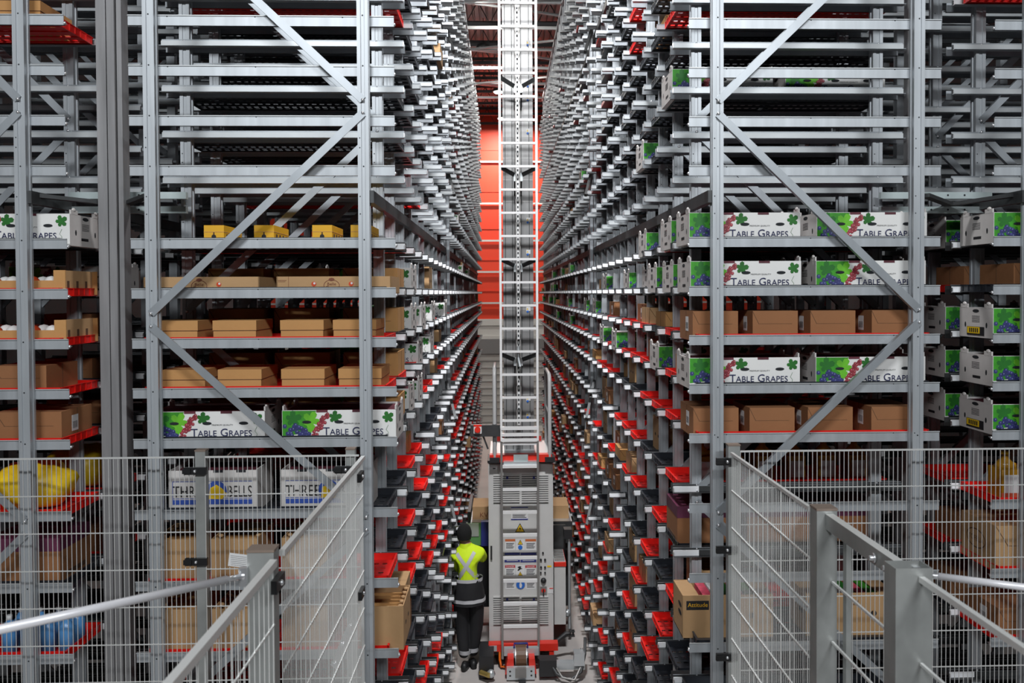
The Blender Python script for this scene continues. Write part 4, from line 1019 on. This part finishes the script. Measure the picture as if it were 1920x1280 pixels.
# rail on the floor
mb = MB(); mb.box(.16, .24, 5, 29, 0, .02, zdark); mb.box(.185, .215, 5, 29, .02, .0205, zdark); tag(mb.build('crane_rail'), 'steel rail on the floor under the crane', 'rail')
# lamps; the farthest is added to brighten the end wall
for i, (lx, ly) in enumerate(AISLE_LAMPS):
    e = empty('high_bay_lamp', (lx, ly, 10.06)); mb = MB(); mb.tube([(0, 0, 0), (0, 0, .09), (0, 0, .13)], [.17, .14, .05], zdark, 16); mb.build('housing', e)
    mb = MB(); mb.ball((0, 0, -.005), .13, mat('lamp_glow', (1, .95, .85), emit=14), 14, 7, (1, 1, .3)); mb.build('lamp_glass', e)
    mb = MB(); mb.tube([(0, 0, .12), (0, 0, .70)], .01, zdark, 6); mb.build('hanger', e)
    tag(e, 'bright round ceiling lamp over the aisle, %s from the near end' % ordw(i+1), 'lamp', 'lamps over the aisle')

# ------------------------------------------------------------------ the worker
skin = mat('skin', (.35, .19, .13), .6); hiv = mat('hi_vis_yellow', (.62, .85, .01), .75, bump=.5, bscale=9); blackc = mat('black_cloth', (.012, .012, .014), .8, bump=.5, bscale=8)
refl = mat('reflective_grey', (.48, .48, .50), .5, bump=.1); beanie = mat('black_beanie', (.006, .006, .006), .95, bump=.4, bscale=60); shoe = mat('black_shoe', (.012, .012, .013), .5)
def worker():
    ox, oy = -.43, 10.50
    J = [('pel', (0, 0, .93), (.165, .125)), ('wai', (-.005, .0, 1.09), (.15, .115)), ('che', (-.015, .02, 1.27), (.175, .125)), ('upp', (-.02, .03, 1.39), (.135, .10)), ('nec', (-.035, .04, 1.475), (.058, .058)), ('hea', (-.045, .055, 1.56), (.065, .07)),
         ('shR', (.145, .03, 1.375), (.078, .078)), ('elR', (.168, .18, 1.27), (.062, .062)), ('wrR', (.10, .42, 1.23), (.038, .038)), ('haR', (.09, .50, 1.23), (.036, .022)),
         ('shL', (-.165, .03, 1.355), (.072, .072)), ('elL', (-.115, .14, 1.14), (.06, .06)), ('wrL', (-.02, .36, 1.13), (.038, .038)), ('haL', (-.01, .44, 1.14), (.036, .022)),
         ('hiR', (.085, .0, .84), (.12, .12)), ('knR', (.090, .03, .50), (.092, .09)), ('anR', (.040, .02, .13), (.06, .065)),
         ('hiL', (-.085, .0, .84), (.12, .12)), ('knL', (-.080, .03, .50), (.092, .09)), ('anL', (-.055, -.05, .13), (.06, .065))]
    E_ = ['pel wai', 'wai che', 'che upp', 'upp nec', 'nec hea', 'upp shR', 'shR elR', 'elR wrR', 'wrR haR', 'upp shL', 'shL elL', 'elL wrL', 'wrL haL', 'pel hiR', 'hiR knR', 'knR anR', 'pel hiL', 'hiL knL', 'knL anL']
    ix = {n: i for i, (n, _, _) in enumerate(J)}
    me = bpy.data.meshes.new('w'); me.from_pydata([p for _, p, _ in J], [tuple(ix[a] for a in e.split()) for e in E_], [])
    o = bpy.data.objects.new('w', me); C.objects.link(o)
    md = o.modifiers.new('s', 'SKIN'); sv = me.skin_vertices[0].data
    for i, (_, _, r) in enumerate(J): sv[i].radius = r; sv[i].use_root = (i == 0)
    md2 = o.modifiers.new('u', 'SUBSURF'); md2.levels = 2
    dg = bpy.context.evaluated_depsgraph_get(); dg.update()
    bm_ = bpy.data.meshes.new_from_object(o.evaluated_get(dg)); bpy.data.objects.remove(o)
    mb = MB(); mb.nd = True; mb.addmesh(bm_, hiv)
    HX = -.05
    mb.ball((HX, .06, 1.60), .10, skin, 16, 12, (.78, .98, 1.15))                 # skull
    mb.ball((HX, .155, 1.585), .018, skin, 8, 6, (1, 1.3, 1.4)); mb.ball((HX, .135, 1.515), .035, skin, 8, 6)
    for s in (-1, 1): mb.ball((HX+s*.08, .06, 1.59), .02, skin, 8, 6, (.5, 1, 1.5))
    mb.ball((HX, .146, 1.553), .016, skin, 8, 5, (1.5, .6, .5))
    for (hx, hy, hz, s) in ((.09, .50, 1.23, 1), (-.01, .44, 1.14, -1)):
        for k, L in enumerate((.060, .070, .068, .052)):
            fx = hx+s*(-.027+k*.018)
            mb.tube([(fx, hy, hz), (fx, hy+.05, hz-.002), (fx, hy+.05+L*.55, hz-.012), (fx, hy+.05+L*.8, hz-.035)], [.0095, .009, .0085, .007], skin, 8)
        mb.tube([(hx-s*.025, hy-.03, hz), (hx-s*.055, hy+.01, hz-.01), (hx-s*.058, hy+.045, hz-.022)], [.013, .011, .009], skin, 8)
    t = mb.build('worker_tmp'); rm_ = t.modifiers.new('r', 'REMESH'); rm_.mode = 'VOXEL'; rm_.voxel_size = .0085; rm_.use_smooth_shade = True
    sm = t.modifiers.new('sm', 'SMOOTH'); sm.factor = .5; sm.iterations = 3
    dg.update(); fm = bpy.data.meshes.new_from_object(t.evaluated_get(bpy.context.evaluated_depsgraph_get())); bpy.data.objects.remove(t)
    fm.materials.clear()
    for m in (skin, hiv, blackc): fm.materials.append(m)
    for p in fm.polygons:
        c = p.center; hand = (c.y > .40 and c.z < 1.3)
        p.material_index = 0 if (hand or c.z > 1.50) else (1 if (c.z > 1.06 or c.y > .16) else 2)
        p.use_smooth = True
    body = link('person', fm, None, (ox, oy, 0))
    from mathutils.bvhtree import BVHTree
    bv = BVHTree.FromPolygons([v.co for v in fm.vertices], [tuple(p.vertices) for p in fm.polygons])
    def ribbon(pts, w, m, name, off=.004):
        mb = MB(); L = []; n = 16
        for i in range(n+1):
            t_ = i/n; x = pts[0][0]+(pts[1][0]-pts[0][0])*t_; z = pts[0][1]+(pts[1][1]-pts[0][1])*t_
            d = Vector((pts[1][0]-pts[0][0], pts[1][1]-pts[0][1])).normalized(); nx, nz = -d.y*w/2, d.x*w/2
            row = []
            for sgn in (-1, 0, 1):
                h = bv.ray_cast(Vector((x+nx*sgn, -1, z+nz*sgn)), Vector((0, 1, 0)))
                row.append((x+nx*sgn, (h[0].y if h[0] else 0)-off, z+nz*sgn))
            L += row
        fs = [(i*3+j, i*3+j+1, i*3+j+4, i*3+j+3) for i in range(n) for j in range(2)]
        mb.add(L, fs, m, True); return mb.build(name, body)
    ribbon(((-.135, 1.40), (.115, 1.10)), .042, refl, 'reflective_strip'); ribbon(((.075, 1.42), (-.125, 1.10)), .042, refl, 'reflective_strip', .006)
    def ring(z0, z1, r0, r1, m, name, y0=0, x0=0, wav=0, n=36, par=body):
        mb = MB(); vs = []; K = 5
        for i in range(K+1):
            t_ = i/K; z = z0+(z1-z0)*t_; rx = r0[0]+(r1[0]-r0[0])*t_; ry = r0[1]+(r1[1]-r0[1])*t_
            for k in range(n):
                a = 2*PI*k/n; f = 1+wav*noise.noise(Vector((math.cos(a)*2.5, math.sin(a)*2.5, z*9))); vs.append((x0+rx*f*math.cos(a), y0+ry*f*math.sin(a), z+.5*wav*.1*math.cos(a)))
        mb.add(vs, [(i*n+k, i*n+(k+1) % n, (i+1)*n+(k+1) % n, (i+1)*n+k) for i in range(K) for k in range(n)], m, True); return mb.build(name, par)
    skirt = ring(.79, 1.09, (.200, .165), (.170, .138), blackc, 'jacket_skirt', 0, -.002, .10)
    ring(.825, .865, (.203, .168), (.199, .164), refl, 'reflective_band', 0, -.002, .10, par=skirt)
    ring(1.065, 1.105, (.176, .142), (.174, .140), refl, 'waist_band', .0, -.003, .06)
    for s, ax, ay in ((1, .045, .02), (-1, -.045, -.05)):
        ring(.20, .25, (.070, .074), (.074, .078), refl, 'ankle_band', ay, ax)
    ring(1.45, 1.505, (.085, .085), (.070, .072), hiv, 'collar', .04, -.035, .05)
    for s, ax, ay, rz in ((1, .05, .02, .15), (-1, -.045, -.05, -.25)):
        mb = MB(); vs = []; n = 20
        secs = [(-.075, .030, .075), (-.05, .040, .095), (0, .044, .11), (.06, .044, .075), (.12, .047, .055), (.165, .040, .042), (.19, .015, .025)]
        for (yy, hw, hh) in secs:
            for k in range(n):
                a = 2*PI*k/n; vs.append((hw*math.cos(a), yy, max(0, hh*.5+hh*.5*math.sin(a))))
        mb.add(vs, [(i*n+k, i*n+(k+1) % n, (i+1)*n+(k+1) % n, (i+1)*n+k) for i in range(len(secs)-1) for k in range(n)]+[tuple(range(n)), tuple(range((len(secs)-1)*n, len(secs)*n))], shoe, True)
        o = mb.build('shoe', body, (ax, ay, .002)); o.rotation_euler = (0, 0, rz)
    mb = MB(); vs = []; nu, nv = 24, 12
    for i in range(nv+1):
        th = PI*.62*i/nv
        for k in range(nu):
            a = 2*PI*k/nu; vs.append((HX+.088*math.sin(th)*math.cos(a)*1.02, .06+.112*math.sin(th)*math.sin(a)-.004, 1.612+.122*math.cos(th)-(.02 if math.sin(a) < 0 and i == nv else 0)))
    mb.add(vs, [(i*nu+k, i*nu+(k+1) % nu, (i+1)*nu+(k+1) % nu, (i+1)*nu+k) for i in range(nv) for k in range(nu)], beanie, True); mb.build('beanie', body)
    for s in (-1, 1):
        mb = MB(); mb.ball((HX+s*.032, .148, 1.605), .012, whitec, 8, 6); mb.ball((HX+s*.032, .158, 1.605), .006, ink, 6, 4); mb.build('eye', body)
    tag(body, 'worker seen from behind in yellow high-visibility jacket, black trousers and black beanie', 'person')
worker()
